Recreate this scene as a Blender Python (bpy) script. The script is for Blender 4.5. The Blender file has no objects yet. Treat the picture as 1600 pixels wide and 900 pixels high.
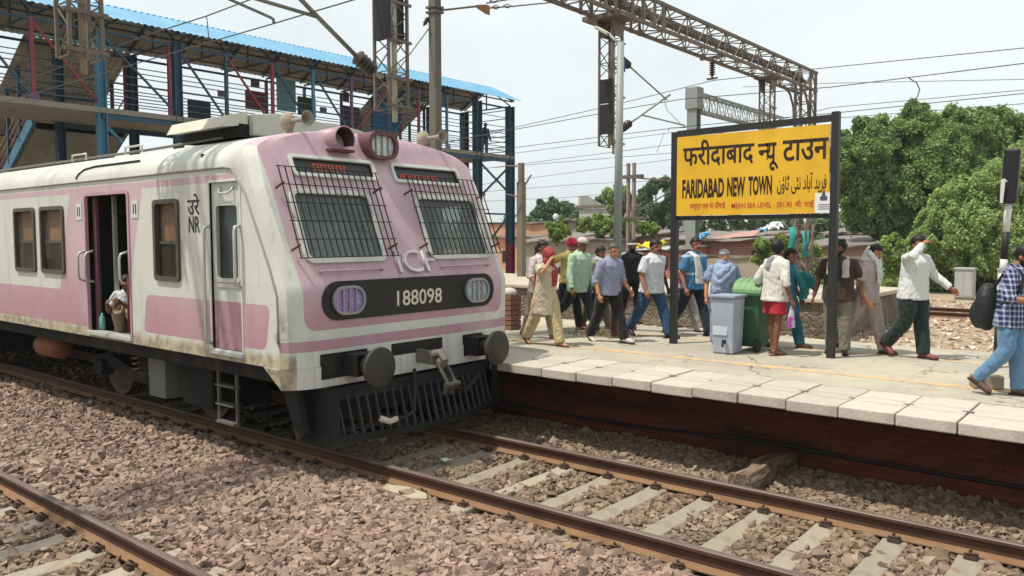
import bpy, bmesh, math, random
import numpy as np
from mathutils import Vector, Matrix
random.seed(7); rng = np.random.default_rng(11)
S = bpy.context.scene
COL = S.collection
PI = math.pi
rad = math.radians

# ------------------------------------------------------------------ camera
FPX, PITCH, ROLL, YAW, CH = 1259.047, 0.0639, -0.002, 0.6902, 2.5317
_F = Vector((-math.sin(YAW)*math.cos(PITCH), math.cos(YAW)*math.cos(PITCH), -math.sin(PITCH)))
_R0 = Vector((math.cos(YAW), math.sin(YAW), 0)); _U0 = _R0.cross(_F)
_R = _R0*math.cos(ROLL)+_U0*math.sin(ROLL); _U = -_R0*math.sin(ROLL)+_U0*math.cos(ROLL)
cd = bpy.data.cameras.new('camera'); cam = bpy.data.objects.new('camera', cd); COL.objects.link(cam)
cd.sensor_width = 36; cd.lens = FPX/1600*36; cd.clip_end = 3000; cd.clip_start = .05
M = Matrix((( _R.x,_U.x,-_F.x),(_R.y,_U.y,-_F.y),(_R.z,_U.z,-_F.z))).to_4x4(); M.translation = (0,0,CH)
cam.matrix_world = M; S.camera = cam

# ------------------------------------------------------------------ world, sun, exposure
SUN = Vector((-.25,-.38,1)).normalized()
EL = math.asin(SUN.z); AZ = math.atan2(SUN.x, SUN.y)
W = bpy.data.worlds.new('World'); S.world = W; W.use_nodes = True
nt = W.node_tree; bg = nt.nodes['Background']
sky = nt.nodes.new('ShaderNodeTexSky'); sky.sky_type = 'NISHITA'; sky.sun_disc = False
sky.sun_elevation = EL; sky.sun_rotation = AZ; sky.air_density = 1.2; sky.dust_density = 4.5; sky.ozone_density = 1.2
tc = nt.nodes.new('ShaderNodeTexCoord'); nz = nt.nodes.new('ShaderNodeTexNoise'); mp = nt.nodes.new('ShaderNodeMapping')
mp.inputs['Scale'].default_value = (1,1,2.6); nz.inputs['Scale'].default_value = 1.6; nz.inputs['Detail'].default_value = 5
nt.links.new(tc.outputs['Generated'], mp.inputs[0]); nt.links.new(mp.outputs[0], nz.inputs['Vector'])
rp = nt.nodes.new('ShaderNodeValToRGB'); rp.color_ramp.elements[0].position = .3; rp.color_ramp.elements[1].position = .62
rp.color_ramp.elements[0].color = (.70,.70,.70,1); rp.color_ramp.elements[1].color = (.98,.98,.98,1)
mx = nt.nodes.new('ShaderNodeMix'); mx.data_type = 'RGBA'
nt.links.new(nz.outputs[0], rp.inputs[0]); nt.links.new(rp.outputs[0], mx.inputs[0])
nt.links.new(sky.outputs[0], mx.inputs[6]); mx.inputs[7].default_value = (8.7,9.35,9.5,1)
nt.links.new(mx.outputs[2], bg.inputs[0]); bg.inputs[1].default_value = .1
sl = bpy.data.lights.new('sun', 'SUN'); sl.energy = 4.3; sl.angle = rad(1.2); sl.color = (1,.93,.82)
so = bpy.data.objects.new('sun', sl); COL.objects.link(so); so.rotation_euler = SUN.to_track_quat('Z','Y').to_euler(); so.location = (0,0,40)
vs = S.view_settings; vs.view_transform = 'Standard'; vs.look = 'None'; vs.exposure = .1; vs.gamma = 1; vs.use_curve_mapping = False
S.cycles.max_bounces = 6; S.cycles.transparent_max_bounces = 10; S.cycles.caustics_reflective = False; S.cycles.caustics_refractive = False

# ------------------------------------------------------------------ helpers: pixels of the survey -> points
CP = Vector((0,0,CH))
def ray(px, py): return _F+_R*((px-800)/FPX)-_U*((py-450)/FPX)
def onY(px, py, Y): d = ray(px,py); return CP+d*(Y/d.y)
def onX(px, py, X): d = ray(px,py); return CP+d*(X/d.x)
def onZ(px, py, Z): d = ray(px,py); return CP+d*((Z-CH)/d.z)
def at(px, py, dep): return CP+ray(px,py)*dep

# ------------------------------------------------------------------ materials
def lin(c):
    if isinstance(c, str):
        c = c.lstrip('#'); c = [int(c[i:i+2],16)/255 for i in (0,2,4)]
        c = [x/12.92 if x <= .04045 else ((x+.055)/1.055)**2.4 for x in c]
    return (c[0],c[1],c[2],1)
class V:
    """a float socket or number that builds Math nodes"""
    def __init__(s, nt, x): s.nt, s.x = nt, x
    def op(s, o, *a, clamp=False):
        n = s.nt.nodes.new('ShaderNodeMath'); n.operation = o; n.use_clamp = clamp
        for i, v in enumerate((s,)+a):
            v = v.x if isinstance(v, V) else v
            if isinstance(v, (int,float)): n.inputs[i].default_value = v
            else: s.nt.links.new(v, n.inputs[i])
        return V(s.nt, n.outputs[0])
    def __add__(s,b): return s.op('ADD',b)
    def __sub__(s,b): return s.op('SUBTRACT',b)
    def __mul__(s,b): return s.op('MULTIPLY',b)
    def __truediv__(s,b): return s.op('DIVIDE',b)
    def abs(s): return s.op('ABSOLUTE')
    def min(s,b): return s.op('MINIMUM',b)
    def max(s,b): return s.op('MAXIMUM',b)
    def gt(s,b): return s.op('GREATER_THAN',b)
    def lt(s,b): return s.op('LESS_THAN',b)
    def mod(s,b): return s.op('FLOORED_MODULO',b)
    def inv(s): return V(s.nt,1.0).op('SUBTRACT',s) if False else s*(-1)+1
    def smooth(s,a,b):
        n = s.nt.nodes.new('ShaderNodeMapRange'); n.interpolation_type = 'SMOOTHSTEP'
        s.nt.links.new(s.x, n.inputs[0]); n.inputs[1].default_value = a; n.inputs[2].default_value = b
        return V(s.nt, n.outputs[0])
class MatB:
    def __init__(s, name, rough=.6, metal=0, spec=.5):
        s.m = bpy.data.materials.new(name); s.m.use_nodes = True; s.nt = s.m.node_tree
        s.b = s.nt.nodes['Principled BSDF']; s.b.inputs['Roughness'].default_value = rough
        s.b.inputs['Metallic'].default_value = metal; s.b.inputs['Specular IOR Level'].default_value = spec
        t = s.nt.nodes.new('ShaderNodeTexCoord'); s.co = t.outputs['Object']
        sp = s.nt.nodes.new('ShaderNodeSeparateXYZ'); s.nt.links.new(s.co, sp.inputs[0])
        s.X, s.Y, s.Z = [V(s.nt, o) for o in sp.outputs]
    def noise(s, scale, detail=4, vec=None, stretch=None, rough=.55):
        n = s.nt.nodes.new('ShaderNodeTexNoise'); n.inputs['Scale'].default_value = scale; n.inputs['Detail'].default_value = detail
        n.inputs['Roughness'].default_value = rough
        src = vec or s.co
        if stretch:
            m = s.nt.nodes.new('ShaderNodeMapping'); m.inputs['Scale'].default_value = stretch; s.nt.links.new(src, m.inputs[0]); src = m.outputs[0]
        s.nt.links.new(src, n.inputs['Vector']); return V(s.nt, n.outputs[0])
    def voro(s, scale, feat='F1', out='Distance', stretch=None):
        n = s.nt.nodes.new('ShaderNodeTexVoronoi'); n.inputs['Scale'].default_value = scale; n.feature = feat
        src = s.co
        if stretch:
            m = s.nt.nodes.new('ShaderNodeMapping'); m.inputs['Scale'].default_value = stretch; s.nt.links.new(src, m.inputs[0]); src = m.outputs[0]
        s.nt.links.new(src, n.inputs['Vector']); return V(s.nt, n.outputs[out])
    def mix(s, f, a, b):
        n = s.nt.nodes.new('ShaderNodeMix'); n.data_type = 'RGBA'
        for i, v in ((0,f),(6,a),(7,b)):
            v = v.x if isinstance(v, V) else v
            if isinstance(v, (int,float)): n.inputs[i].default_value = v
            elif isinstance(v, (str,tuple,list)): n.inputs[i].default_value = lin(v)
            else: s.nt.links.new(v, n.inputs[i])
        return n.outputs[2]
    def scalec(s, c, f):
        n = s.nt.nodes.new('ShaderNodeVectorMath'); n.operation = 'SCALE'
        if isinstance(c, (str,tuple,list)): n.inputs[0].default_value = lin(c)[:3]
        else: s.nt.links.new(c, n.inputs[0])
        s.nt.links.new(f.x, n.inputs['Scale']); return n.outputs[0]
    def color(s, c):
        if isinstance(c, (str,tuple,list)): s.b.inputs['Base Color'].default_value = lin(c)
        else: s.nt.links.new(c, s.b.inputs['Base Color'])
    def roughn(s, v): s.nt.links.new(v.x, s.b.inputs['Roughness'])
    def bump(s, h, strength=.3, dist=.02):
        n = s.nt.nodes.new('ShaderNodeBump'); n.inputs['Strength'].default_value = strength; n.inputs['Distance'].default_value = dist
        s.nt.links.new(h.x, n.inputs['Height']); s.nt.links.new(n.outputs[0], s.b.inputs['Normal'])
    def attr(s, name):
        n = s.nt.nodes.new('ShaderNodeAttribute'); n.attribute_name = name; return n
_mc = {}
def mat(name, c, rough=.6, var=.18, scale=4, metal=0, bump=0, bscale=30, dirt=None, damt=.5, dscale=2.5, spec=.4, each=0):
    if name in _mc: return _mc[name]
    b = MatB(name, rough, metal, spec)
    n = b.noise(scale,5); f = (n-.5)*(2*var)+1
    n2 = b.noise(scale*9,3); f = f*((n2-.5)*var+1)
    col = b.scalec(c, f)
    if dirt: col = b.mix((b.noise(dscale,6).smooth(.5,.72))*damt, col, dirt)
    if each:
        oi = b.nt.nodes.new('ShaderNodeObjectInfo'); col = b.scalec(col, (V(b.nt,oi.outputs['Random'])-.5)*(2*each)+1)
    b.color(col); b.roughn((n2-.5)*.3+rough)
    if bump: b.bump(b.noise(bscale,4), bump, .01)
    _mc[name] = b.m; return b.m
def cloth(name, c, var=.12, bump=.35):
    if name in _mc: return _mc[name]
    b = MatB(name, .85, 0, .2); n = b.noise(9,4)
    b.color(b.scalec(c, (n-.5)*(2*var)+1)); b.b.inputs['Sheen Weight'].default_value = .15
    fold = b.noise(7,3,stretch=(1.6,1.6,.7)); b.bump(fold, bump, .05)
    _mc[name] = b.m; return b.m
def fast(o): return o

# ------------------------------------------------------------------ mesh builder
ORG = {}
class MB:
    def __init__(s): s.v, s.f, s.mi = [], [], []
    def add(s, vs, fs, mi=0):
        k = len(s.v); s.v += [tuple(v) for v in vs]; s.f += [tuple(i+k for i in f) for f in fs]; s.mi += [mi]*len(fs); return s
    def box(s, c, d, rot=None, mi=0):
        h = [x/2 for x in d]; P = [Vector((x*h[0],y*h[1],z*h[2])) for z in (-1,1) for y in (-1,1) for x in (-1,1)]
        if rot is not None: P = [rot @ p for p in P]
        c = Vector(c); return s.add([p+c for p in P], [(0,2,3,1),(4,5,7,6),(0,1,5,4),(2,6,7,3),(0,4,6,2),(1,3,7,5)], mi)
    def bx(s, x0,x1,y0,y1,z0,z1, mi=0): return s.box(((x0+x1)/2,(y0+y1)/2,(z0+z1)/2),(x1-x0,y1-y0,z1-z0),None,mi)
    def beam(s, p, q, w, h, mi=0, up=(0,0,1)):
        p, q = Vector(p), Vector(q); d = (q-p); L = d.length; d = d/L; u = Vector(up)
        if abs(d.dot(u)) > .99: u = Vector((1,0,0))
        a = d.cross(u).normalized(); b = a.cross(d).normalized()
        return s.box((p+q)/2, (L,w,h), Matrix((d,a,b)).transposed(), mi)
    def angle(s, p, q, w, t=.012, mi=0):
        s.beam(p,q,w,t,mi); p,q = Vector(p),Vector(q); return s
    def tube(s, pts, r, seg=8, mi=0, cap=True, flat=1.0, side=None):
        pts = [Vector(p) for p in pts]; n = len(pts)
        rs = r if isinstance(r,(list,tuple)) else [r]*n
        vs = []; prev = None
        for i,p in enumerate(pts):
            d = (pts[min(i+1,n-1)]-pts[max(i-1,0)])
            d = d.normalized() if d.length > 1e-9 else Vector((0,0,1))
            if side is not None: a = Vector(side)
            elif prev is None: a = Vector((0,0,1)) if abs(d.z) < .9 else Vector((1,0,0))
            else: a = prev
            a = (a-d*a.dot(d)); a = a.normalized() if a.length > 1e-6 else d.orthogonal().normalized()
            prev = a; b = d.cross(a)
            for k in range(seg):
                t = 2*PI*k/seg; vs.append(p+(a*math.cos(t)+b*math.sin(t)*flat)*rs[i])
        fs = [(i*seg+k, i*seg+(k+1)%seg, (i+1)*seg+(k+1)%seg, (i+1)*seg+k) for i in range(n-1) for k in range(seg)]
        if cap: fs += [tuple(range(seg))[::-1], tuple((n-1)*seg+k for k in range(seg))]
        return s.add(vs, fs, mi)
    def loft(s, rings, seg=16, mi=0):
        """rings: (centre, vector A, vector B) ellipses"""
        vs = []
        for c,a,b in rings:
            c,a,b = Vector(c),Vector(a),Vector(b)
            for k in range(seg):
                t = 2*PI*k/seg; vs.append(c+a*math.cos(t)+b*math.sin(t))
        n = len(rings)
        fs = [(i*seg+k, i*seg+(k+1)%seg, (i+1)*seg+(k+1)%seg, (i+1)*seg+k) for i in range(n-1) for k in range(seg)]
        fs += [tuple(range(seg))[::-1], tuple((n-1)*seg+k for k in range(seg))]
        return s.add(vs, fs, mi)
    def ell(s, c, r, seg=14, rings=9, rot=None, mi=0):
        c = Vector(c); vs = []
        for i in range(1,rings):
            ph = PI*i/rings
            for k in range(seg):
                t = 2*PI*k/seg; p = Vector((r[0]*math.sin(ph)*math.cos(t), r[1]*math.sin(ph)*math.sin(t), r[2]*math.cos(ph)))
                vs.append(c+(rot@p if rot is not None else p))
        top = Vector((0,0,r[2])); bot = -top
        if rot is not None: top, bot = rot@top, rot@bot
        vs += [c+top, c+bot]; T, B = len(vs)-2, len(vs)-1
        fs = [(i*seg+k, (i+1)*seg+k, (i+1)*seg+(k+1)%seg, i*seg+(k+1)%seg) for i in range(rings-2) for k in range(seg)]
        fs += [(T,k,(k+1)%seg) for k in range(seg)] + [(B,(rings-2)*seg+(k+1)%seg,(rings-2)*seg+k) for k in range(seg)]
        return s.add(vs, fs, mi)
    def lathe(s, prof, base=(0,0,0), axis=(0,0,1), seg=20, mi=0):
        """prof: (radius, height) along axis"""
        ax = Vector(axis).normalized(); a = ax.orthogonal().normalized(); b = ax.cross(a); c = Vector(base)
        return s.loft([(c+ax*h, a*max(r,1e-4), b*max(r,1e-4)) for r,h in prof], seg, mi)
    def prism(s, poly, o, a, b, t, mi=0):
        """2-D polygon in the frame (o; a, b) given thickness along a x b"""
        o,a,b = Vector(o),Vector(a),Vector(b); n = a.cross(b).normalized()*t; k = len(poly)
        P = [o+a*x+b*y for x,y in poly]; vs = P+[p+n for p in P]
        fs = [tuple(range(k))[::-1], tuple(range(k,2*k))]+[(i,(i+1)%k,k+(i+1)%k,k+i) for i in range(k)]
        return s.add(vs, fs, mi)
    def ringprism(s, outer, inner, o, a, b, t, mi=0):
        o,a,b = Vector(o),Vector(a),Vector(b); n = a.cross(b).normalized()*t; k = len(outer)
        A = [o+a*x+b*y for x,y in outer]; B = [o+a*x+b*y for x,y in inner]; vs = A+B+[p+n for p in A]+[p+n for p in B]
        fs = []
        for i in range(k):
            j = (i+1)%k
            fs += [(i,k+i,k+j,j),(2*k+i,2*k+j,3*k+j,3*k+i),(i,j,2*k+j,2*k+i),(k+i,3*k+i,3*k+j,k+j)]
        return s.add(vs, fs, mi)
    def build(s, name, m=None, parent=None, smooth=False, bevel=0, seg=2):
        org = ORG.get(parent.name, Vector((0,0,0))) if parent else Vector((0,0,0))
        me = bpy.data.meshes.new(name); me.from_pydata([(x-org.x,y-org.y,z-org.z) for x,y,z in s.v], [], s.f)
        ms = m if isinstance(m,(list,tuple)) else [m]
        for q in ms: me.materials.append(q)
        if len(ms) > 1: me.polygons.foreach_set('material_index', s.mi)
        me.update()
        bm = bmesh.new(); bm.from_mesh(me); bmesh.ops.recalc_face_normals(bm, faces=bm.faces); bm.to_mesh(me); bm.free()
        if smooth: me.shade_smooth()
        o = bpy.data.objects.new(name, me); COL.objects.link(o)
        if parent: o.parent = parent; ORG[o.name] = org
        if bevel:
            md = o.modifiers.new('bevel','BEVEL'); md.width = bevel; md.segments = seg; md.limit_method = 'ANGLE'; md.angle_limit = rad(40)
        return o
def rrect(x0,x1,y0,y1,r,n=5):
    P = []
    for cx,cy,a in ((x1-r,y1-r,0),(x0+r,y1-r,90),(x0+r,y0+r,180),(x1-r,y0+r,270)):
        for i in range(n+1):
            t = rad(a+90*i/n); P.append((cx+r*math.cos(t), cy+r*math.sin(t)))
    return P
def tag(o, label=None, cat=None, group=None, kind=None):
    if label: o['label'] = label
    if cat: o['category'] = cat
    if group: o['group'] = group
    if kind: o['kind'] = kind
    return o
def thing(name, label, cat, loc=(0,0,0), group=None, kind=None):
    o = bpy.data.objects.new(name, None); COL.objects.link(o); o.location = loc; o.empty_display_size = .2
    ORG[o.name] = Vector(loc); return tag(o, label, cat, group, kind)
def copy_tree(o, parent=None):
    c = o.copy(); COL.objects.link(c)
    if parent: c.parent = parent
    for ch in list(o.children): copy_tree(ch, c)
    return c
def text(name, body, m, parent, o, a, b, w, h, off=0, ext=.003, shear=0, clip=None):
    """lettering as a thin solid; lower left at o, fitted to w x h along the unit vectors a, b"""
    c = bpy.data.curves.new(name,'FONT'); c.body = body; c.size = 1; c.offset = off; c.extrude = .5; c.resolution_u = 3; c.shear = shear
    t = bpy.data.objects.new(name, c); COL.objects.link(t)
    me = bpy.data.meshes.new_from_object(t.evaluated_get(bpy.context.evaluated_depsgraph_get()))
    bpy.data.objects.remove(t); bpy.data.curves.remove(c)
    if clip is not None:
        bm = bmesh.new(); bm.from_mesh(me); xs = [v.co.x for v in bm.verts]; cx = min(xs)+(max(xs)-min(xs))*clip
        r = bmesh.ops.bisect_plane(bm, geom=bm.verts[:]+bm.edges[:]+bm.faces[:], plane_co=(cx,0,0), plane_no=(1,0,0), clear_outer=True)
        bmesh.ops.holes_fill(bm, edges=[e for e in bm.edges if e.is_boundary], sides=0); bm.to_mesh(me); bm.free()
    co = np.empty(len(me.vertices)*3); me.vertices.foreach_get('co', co); co = co.reshape(-1,3)
    mn, mxx = co.min(0), co.max(0); co = (co-mn)/(mxx-mn)
    a, b = Vector(a), Vector(b); n = a.cross(b).normalized(); org = ORG.get(parent.name, Vector((0,0,0)))
    P = np.array(Vector(o)-org)+np.outer(co[:,0]*w, a)+np.outer(co[:,1]*h, b)+np.outer(co[:,2]*ext, n)
    me.vertices.foreach_set('co', P.ravel()); me.materials.clear(); me.materials.append(m); me.name = name; me.update()
    ob = bpy.data.objects.new(name, me); COL.objects.link(ob); ob.parent = parent; ORG[ob.name] = org; return ob
def merge(obs, name):
    """join several lettering meshes of one line into one"""
    bm = bmesh.new()
    for o in obs: bm.from_mesh(o.data)
    me = obs[0].data; bm.to_mesh(me); bm.free(); obs[0].name = name
    for o in obs[1:]: bpy.data.objects.remove(o)
    return obs[0]
def raw_mesh(name, verts, faces4, m, attr=None, smooth=False, kind=None):
    """fast mesh from numpy arrays (faces all the same size)"""
    me = bpy.data.meshes.new(name); nf, k = faces4.shape
    me.vertices.add(len(verts)); me.vertices.foreach_set('co', verts.astype(np.float32).ravel())
    me.loops.add(nf*k); me.loops.foreach_set('vertex_index', faces4.astype(np.int32).ravel())
    me.polygons.add(nf); me.polygons.foreach_set('loop_start', np.arange(0,nf*k,k,dtype=np.int32))
    try: me.polygons.foreach_set('loop_total', np.full(nf,k,dtype=np.int32))
    except Exception: pass
    me.update(calc_edges=True)
    if attr is not None:
        A = me.attributes.new('tone','FLOAT','FACE'); A.data.foreach_set('value', attr.astype(np.float32))
    me.shade_smooth() if smooth else me.shade_flat()
    me.materials.append(m); o = bpy.data.objects.new(name, me); COL.objects.link(o)
    if kind: o['kind'] = kind
    return o
# ------------------------------------------------------------------ ground
def dirt_mat(name, a, b2, c, sc=.6):
    b = MatB(name, .95, 0, .15)
    col = b.mix(b.noise(sc,6).smooth(.35,.65), a, b2)
    col = b.mix(b.noise(sc*11,4).smooth(.5,.75)*.7, col, c)
    n = b.noise(25,5); b.color(b.scalec(col,(n-.5)*.5+1)); b.bump(b.noise(9,8),.8,.06); return b.m
GROUND = dirt_mat('earth', '#a08f78', '#8a7a64', '#6f6a4c', .25)
YARD = dirt_mat('rubble_earth', '#a8977f', '#958570', '#776b5c', .8)
BED = dirt_mat('ballast_bed', '#6d5c50', '#5a4d44', '#4a4039', 3)
o = MB().add([(-900,-900,-.33),(900,-900,-.33),(900,900,-.33),(-900,900,-.33)],[(0,1,2,3)]).build('ground', GROUND); tag(o, kind='structure')
def sheet(name, x0,x1,y0,y1, zf, step, m):
    xs = np.arange(x0,x1+1e-6,step); ys = np.arange(y0,y1+1e-6,step); X,Y = np.meshgrid(xs,ys); Z = zf(X,Y)
    v = np.stack([X.ravel(),Y.ravel(),Z.ravel()],1); nx, ny = len(xs), len(ys)
    i = (np.arange(ny-1)[:,None]*nx+np.arange(nx-1)[None]).ravel()
    o = raw_mesh(name, v, np.stack([i,i+1,i+nx+1,i+nx],1), m, smooth=True); return tag(o, kind='structure')
def wob(X,Y,a,f,ph=0): return a*(np.sin(X*f+ph)*np.cos(Y*f*1.3+ph*2)+.6*np.sin(X*f*2.3-Y*f*1.7+ph)+.4*np.sin(Y*f*3.1+X*f*.7))
yard_z = lambda X,Y: wob(X,Y,.03,1.1)+wob(X,Y,.02,3.7,1)+np.where(Y<15.5,-.10,0)+.02
sheet('yard_ground', -46, 24, 13.0, 60, yard_z, .35, YARD)
RY = [1.3385, 3.0815, 5.917, 7.66]          # rail centres
TC = [2.21, 6.788]
def bed_z(X,Y):
    z = np.full_like(X, -.215)
    z = np.where((Y>3.3)&(Y<5.7), -.19+.035*np.sin((Y-3.3)/2.4*PI), z)
    z = np.where(Y>8.2, -.20, z)
    return z+wob(X,Y,.012,2.1)+wob(X,Y,.008,5.3,2)
sheet('ballast_bed', -44, 12, -1.2, 9.6, bed_z, .2, BED)

# rubble and stones ---------------------------------------------------------
def protos(n, k=8):
    out = []
    for q in range(n):
        p = np.array([(x,y,z) for x in (-1,1) for y in (-1,1) for z in (-1,1)],float)*.78
        p += rng.uniform(-.42,.42,(8,3)); p[:,0] += p[:,2]*rng.uniform(-.5,.5)
        bm = bmesh.new()
        for c in p: bm.verts.new(c)
        bmesh.ops.convex_hull(bm, input=bm.verts); bm.verts.index_update()
        if len(bm.faces) == 2*k-4 and len(bm.verts) == k:
            out.append((np.array([v.co[:] for v in bm.verts]), np.array([[v.index for v in f.verts] for f in bm.faces])))
        bm.free()
    return out
PRO = protos(90)
def stones(name, P, size, m, flat=(.45,.8), label=None):
    n = len(P); pick = rng.integers(0,len(PRO),n)
    PV = np.stack([p[0] for p in PRO]); PF = np.stack([p[1] for p in PRO]); k = PV.shape[1]
    sc = size*np.exp(rng.normal(0,.28,n)); S3 = np.stack([sc*rng.uniform(.8,1.3,n), sc*rng.uniform(.6,.95,n), sc*rng.uniform(*flat,n)],1)
    V_ = PV[pick]*S3[:,None,:]
    a = rng.uniform(0,2*PI,n); t1 = rng.normal(0,.35,n); t2 = rng.normal(0,.35,n)
    def rotm(ax,t):
        c,s = np.cos(t),np.sin(t); R = np.zeros((n,3,3)); i,j = [(1,2),(0,2),(0,1)][ax]
        R[:,ax,ax] = 1; R[:,i,i] = c; R[:,j,j] = c; R[:,i,j] = -s; R[:,j,i] = s; return R
    R = rotm(2,a)@rotm(0,t1)@rotm(1,t2)
    V_ = np.einsum('nij,nkj->nki',R,V_)+P[:,None,:]
    Fc = PF[pick]+(np.arange(n)*k)[:,None,None]
    tone = np.repeat(rng.uniform(0,1,n), PF.shape[1])
    return tag(raw_mesh(name, V_.reshape(-1,3), Fc.reshape(-1,3), m, tone), label, kind='stuff')
def stone_mat(name, ramp, dust):
    b = MatB(name, .92, 0, .2); A = b.attr('tone')
    r = b.nt.nodes.new('ShaderNodeValToRGB'); b.nt.links.new(A.outputs['Fac'], r.inputs[0]); cr = r.color_ramp
    cr.interpolation = 'CONSTANT'
    while len(cr.elements) < len(ramp): cr.elements.new(.5)
    for i,c in enumerate(ramp): cr.elements[i].position = i/len(ramp); cr.elements[i].color = lin(c)
    n = b.noise(14,4); col = b.mix(b.noise(.9,4).smooth(.42,.7)*.55, r.outputs[0], dust)
    dm = ((b.Y-5.917).abs()).min((b.Y-7.66).abs()).min((b.Y-3.08).abs()).min((b.Y-1.34).abs()); col = b.mix(dm.smooth(.42,.08)*b.noise(2.5,4).smooth(.3,.6)*.6, col, '#5a4433'); col = b.mix(b.noise(.55,5).smooth(.56,.7)*.5*(b.Y.smooth(6.0,6.3)), col, '#4a4038')
    b.color(b.scalec(col,(n-.5)*.7+1)); b.bump(b.noise(45,4),.35,.006); return b.m
STONE = stone_mat('ballast_stone', ['#877164','#988373','#8b776a','#a28d7e','#736257','#917a6c','#837064','#9c887a','#67574d','#8b7469'], '#8d7c6b')
STONE2 = stone_mat('ballast_stone_grey', ['#7f6d60','#8d7c6b','#786759','#988573','#695c4f','#867362','#736354','#907f6d'], '#82705a')
SLP = [-5.4407+.6*i for i in range(-14,15)]          # sleeper centres, platform track
SLP1 = [-8.31+.6*i for i in range(-10,20)]
def scatter(x0,x1,y0,y1,dens):
    n = int((x1-x0)*(y1-y0)*dens); return rng.uniform(x0,x1,n), rng.uniform(y0,y1,n)
def ok(x,y,slp,yc):
    g = np.ones(len(x),bool)
    for r in RY: g &= np.abs(y-r) > .085
    on = np.zeros(len(x),bool)
    for s in slp: on |= np.abs(x-s) < .125
    return g, on
def lay(regs, slps):
    Ps = []
    for (x0,x1,y0,y1,d) in regs:
        x,y = scatter(x0,x1,y0,y1,d); g,on = ok(x,y,slps,0)
        inside = (np.abs(y-TC[0])<1.25)|(np.abs(y-TC[1])<1.0)
        g &= ~(on & inside & (rng.uniform(size=len(x))<.97))
        x,y = x[g],y[g]; z = bed_z(x,y)+rng.uniform(-.008,.03,len(x)); Ps.append(np.stack([x,y,z],1))
    return np.concatenate(Ps)
stones('ballast', np.concatenate([lay([(-9,2.5,3.15,5.85,900),(-18,-9,3.15,5.9,480),(-34,-18,2.2,5.9,110)], SLP1)]), .033, STONE, label='pinkish grey crushed stone ballast heaped between the two tracks')
stones('ballast', np.concatenate([lay([(-9.5,2,1.42,3.0,760)], SLP1), lay([(-8.2,2.5,6.0,7.58,820),(-24,-8.2,6.0,7.6,60),(-8.5,3,7.74,9.32,820),(-26,-8.5,7.74,9.3,50)], SLP)]), .029, STONE2, label='grey crushed stone ballast between the rails and below the platform')
# rubble on the yard beyond the platform
x,y = scatter(-24,4,13.5,34,26); stones('rubble', np.stack([x,y,yard_z(x,y)+.01],1), .05, stone_mat('rubble_stone',['#b3a08c','#a08f7e','#c2b4a2','#8f8072','#a5806c','#cbbfae'],'#a8977f'), label='pale broken stone and brick rubble strewn behind the platform')

# ------------------------------------------------------------------ tracks
RAILH = MatB('rail_head', .6, .35, .3); RAILH.color(RAILH.mix(RAILH.noise(6,4,stretch=(.3,6,6)).smooth(.4,.7)*.55, '#73675f', '#573f33')); RAILH = RAILH.m
RAILW = mat('rail_rust', '#4f3527', .8, .3, 6, 0, .3, 40, '#2c1f18', .6)
RAILF = mat('rail_foot_rust', '#7f6247', .9, .3, 5, 0, .3, 40, '#5c4030', .6)
CLIP = mat('clip_rust', '#4a382d', .8, .3, 12)
SLEEP = mat('sleeper_concrete', '#958c7c', .9, .22, 5, 0, .5, 35, '#6b5c4a', .65, 4, each=.15)
def rail_prof(yc): # head, web, foot as (y,z)
    return [(-.075,-.172),(.075,-.172),(.075,-.161),(.03,-.148),(.011,-.132),(.009,-.055),(.03,-.042),(.036,-.034),(.036,-.008),(.029,-.001),(.012,.002),(-.012,.002),(-.029,-.001),(-.036,-.008),(-.036,-.034),(-.03,-.042),(-.009,-.055),(-.011,-.132),(-.03,-.148),(-.075,-.161)]
def track(label, yc, ys, slp, x0, x1, clips=True, lifted=0):
    t = thing('railway_track', label, 'track', (0,yc,-.172), None, 'structure')
    for r in ys:
        b = MB(); pr = rail_prof(r); k = len(pr); vs = [(x0,r+a,c) for a,c in pr]+[(x1,r+a,c) for a,c in pr]
        for i in range(k):
            j = (i+1)%k; zm = (pr[i][1]+pr[j][1])/2; mi = 0 if zm > -.012 else (1 if zm > -.139 else 2)
            b.add([vs[i],vs[j],vs[k+j],vs[k+i]],[(0,1,2,3)],mi)
        b.add(vs[:k],[tuple(range(k))],1); b.add(vs[k:],[tuple(range(k))],1)
        b.build('rail', [RAILH,RAILW,RAILF], t)
    # one sleeper with its clips, then copies
    s = MB(); prof = [(-.125,-.36),(.125,-.36),(.11,-.178),(.095,-.17),(-.095,-.17),(-.11,-.178)]
    L = 1.37; k = len(prof); st = [(-L,0),(-.95,0),(-.55,-.022),(.55,-.022),(.95,0),(L,0)]
    vs = [(a,yc+y,z+(d if z > -.3 else 0)) for y,d in st for a,z in prof]
    fs = [(i*k+q,i*k+(q+1)%k,(i+1)*k+(q+1)%k,(i+1)*k+q) for i in range(len(st)-1) for q in range(k)]+[tuple(range(k)),tuple((len(st)-1)*k+q for q in range(k))]
    sl = s.add(vs,fs).build('sleeper', SLEEP, t, bevel=.008)
    if clips:
        for r in ys:
            for sd in (-1,1):
                c = MB(); yb = r+sd*.105
                c.tube([(-.05,yb,-.15),(-.02,yb+sd*.03,-.13),(.03,yb+sd*.03,-.125),(.05,yb,-.135),(.03,yb-sd*.035,-.142),(0,yb-sd*.03,-.145),(-.01,yb,-.115),(.01,yb+sd*.02,-.10)],.010,7)
                c.box((0,yb+sd*.02,-.16),(.1,.05,.03)); c.build('rail_clip', CLIP, sl, smooth=False)
    for i,x in enumerate(slp):
        c = sl if i == 0 else copy_tree(sl, t)
        c.location.x = x; c.rotation_euler.z = random.gauss(0,.006)
    return t
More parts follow.
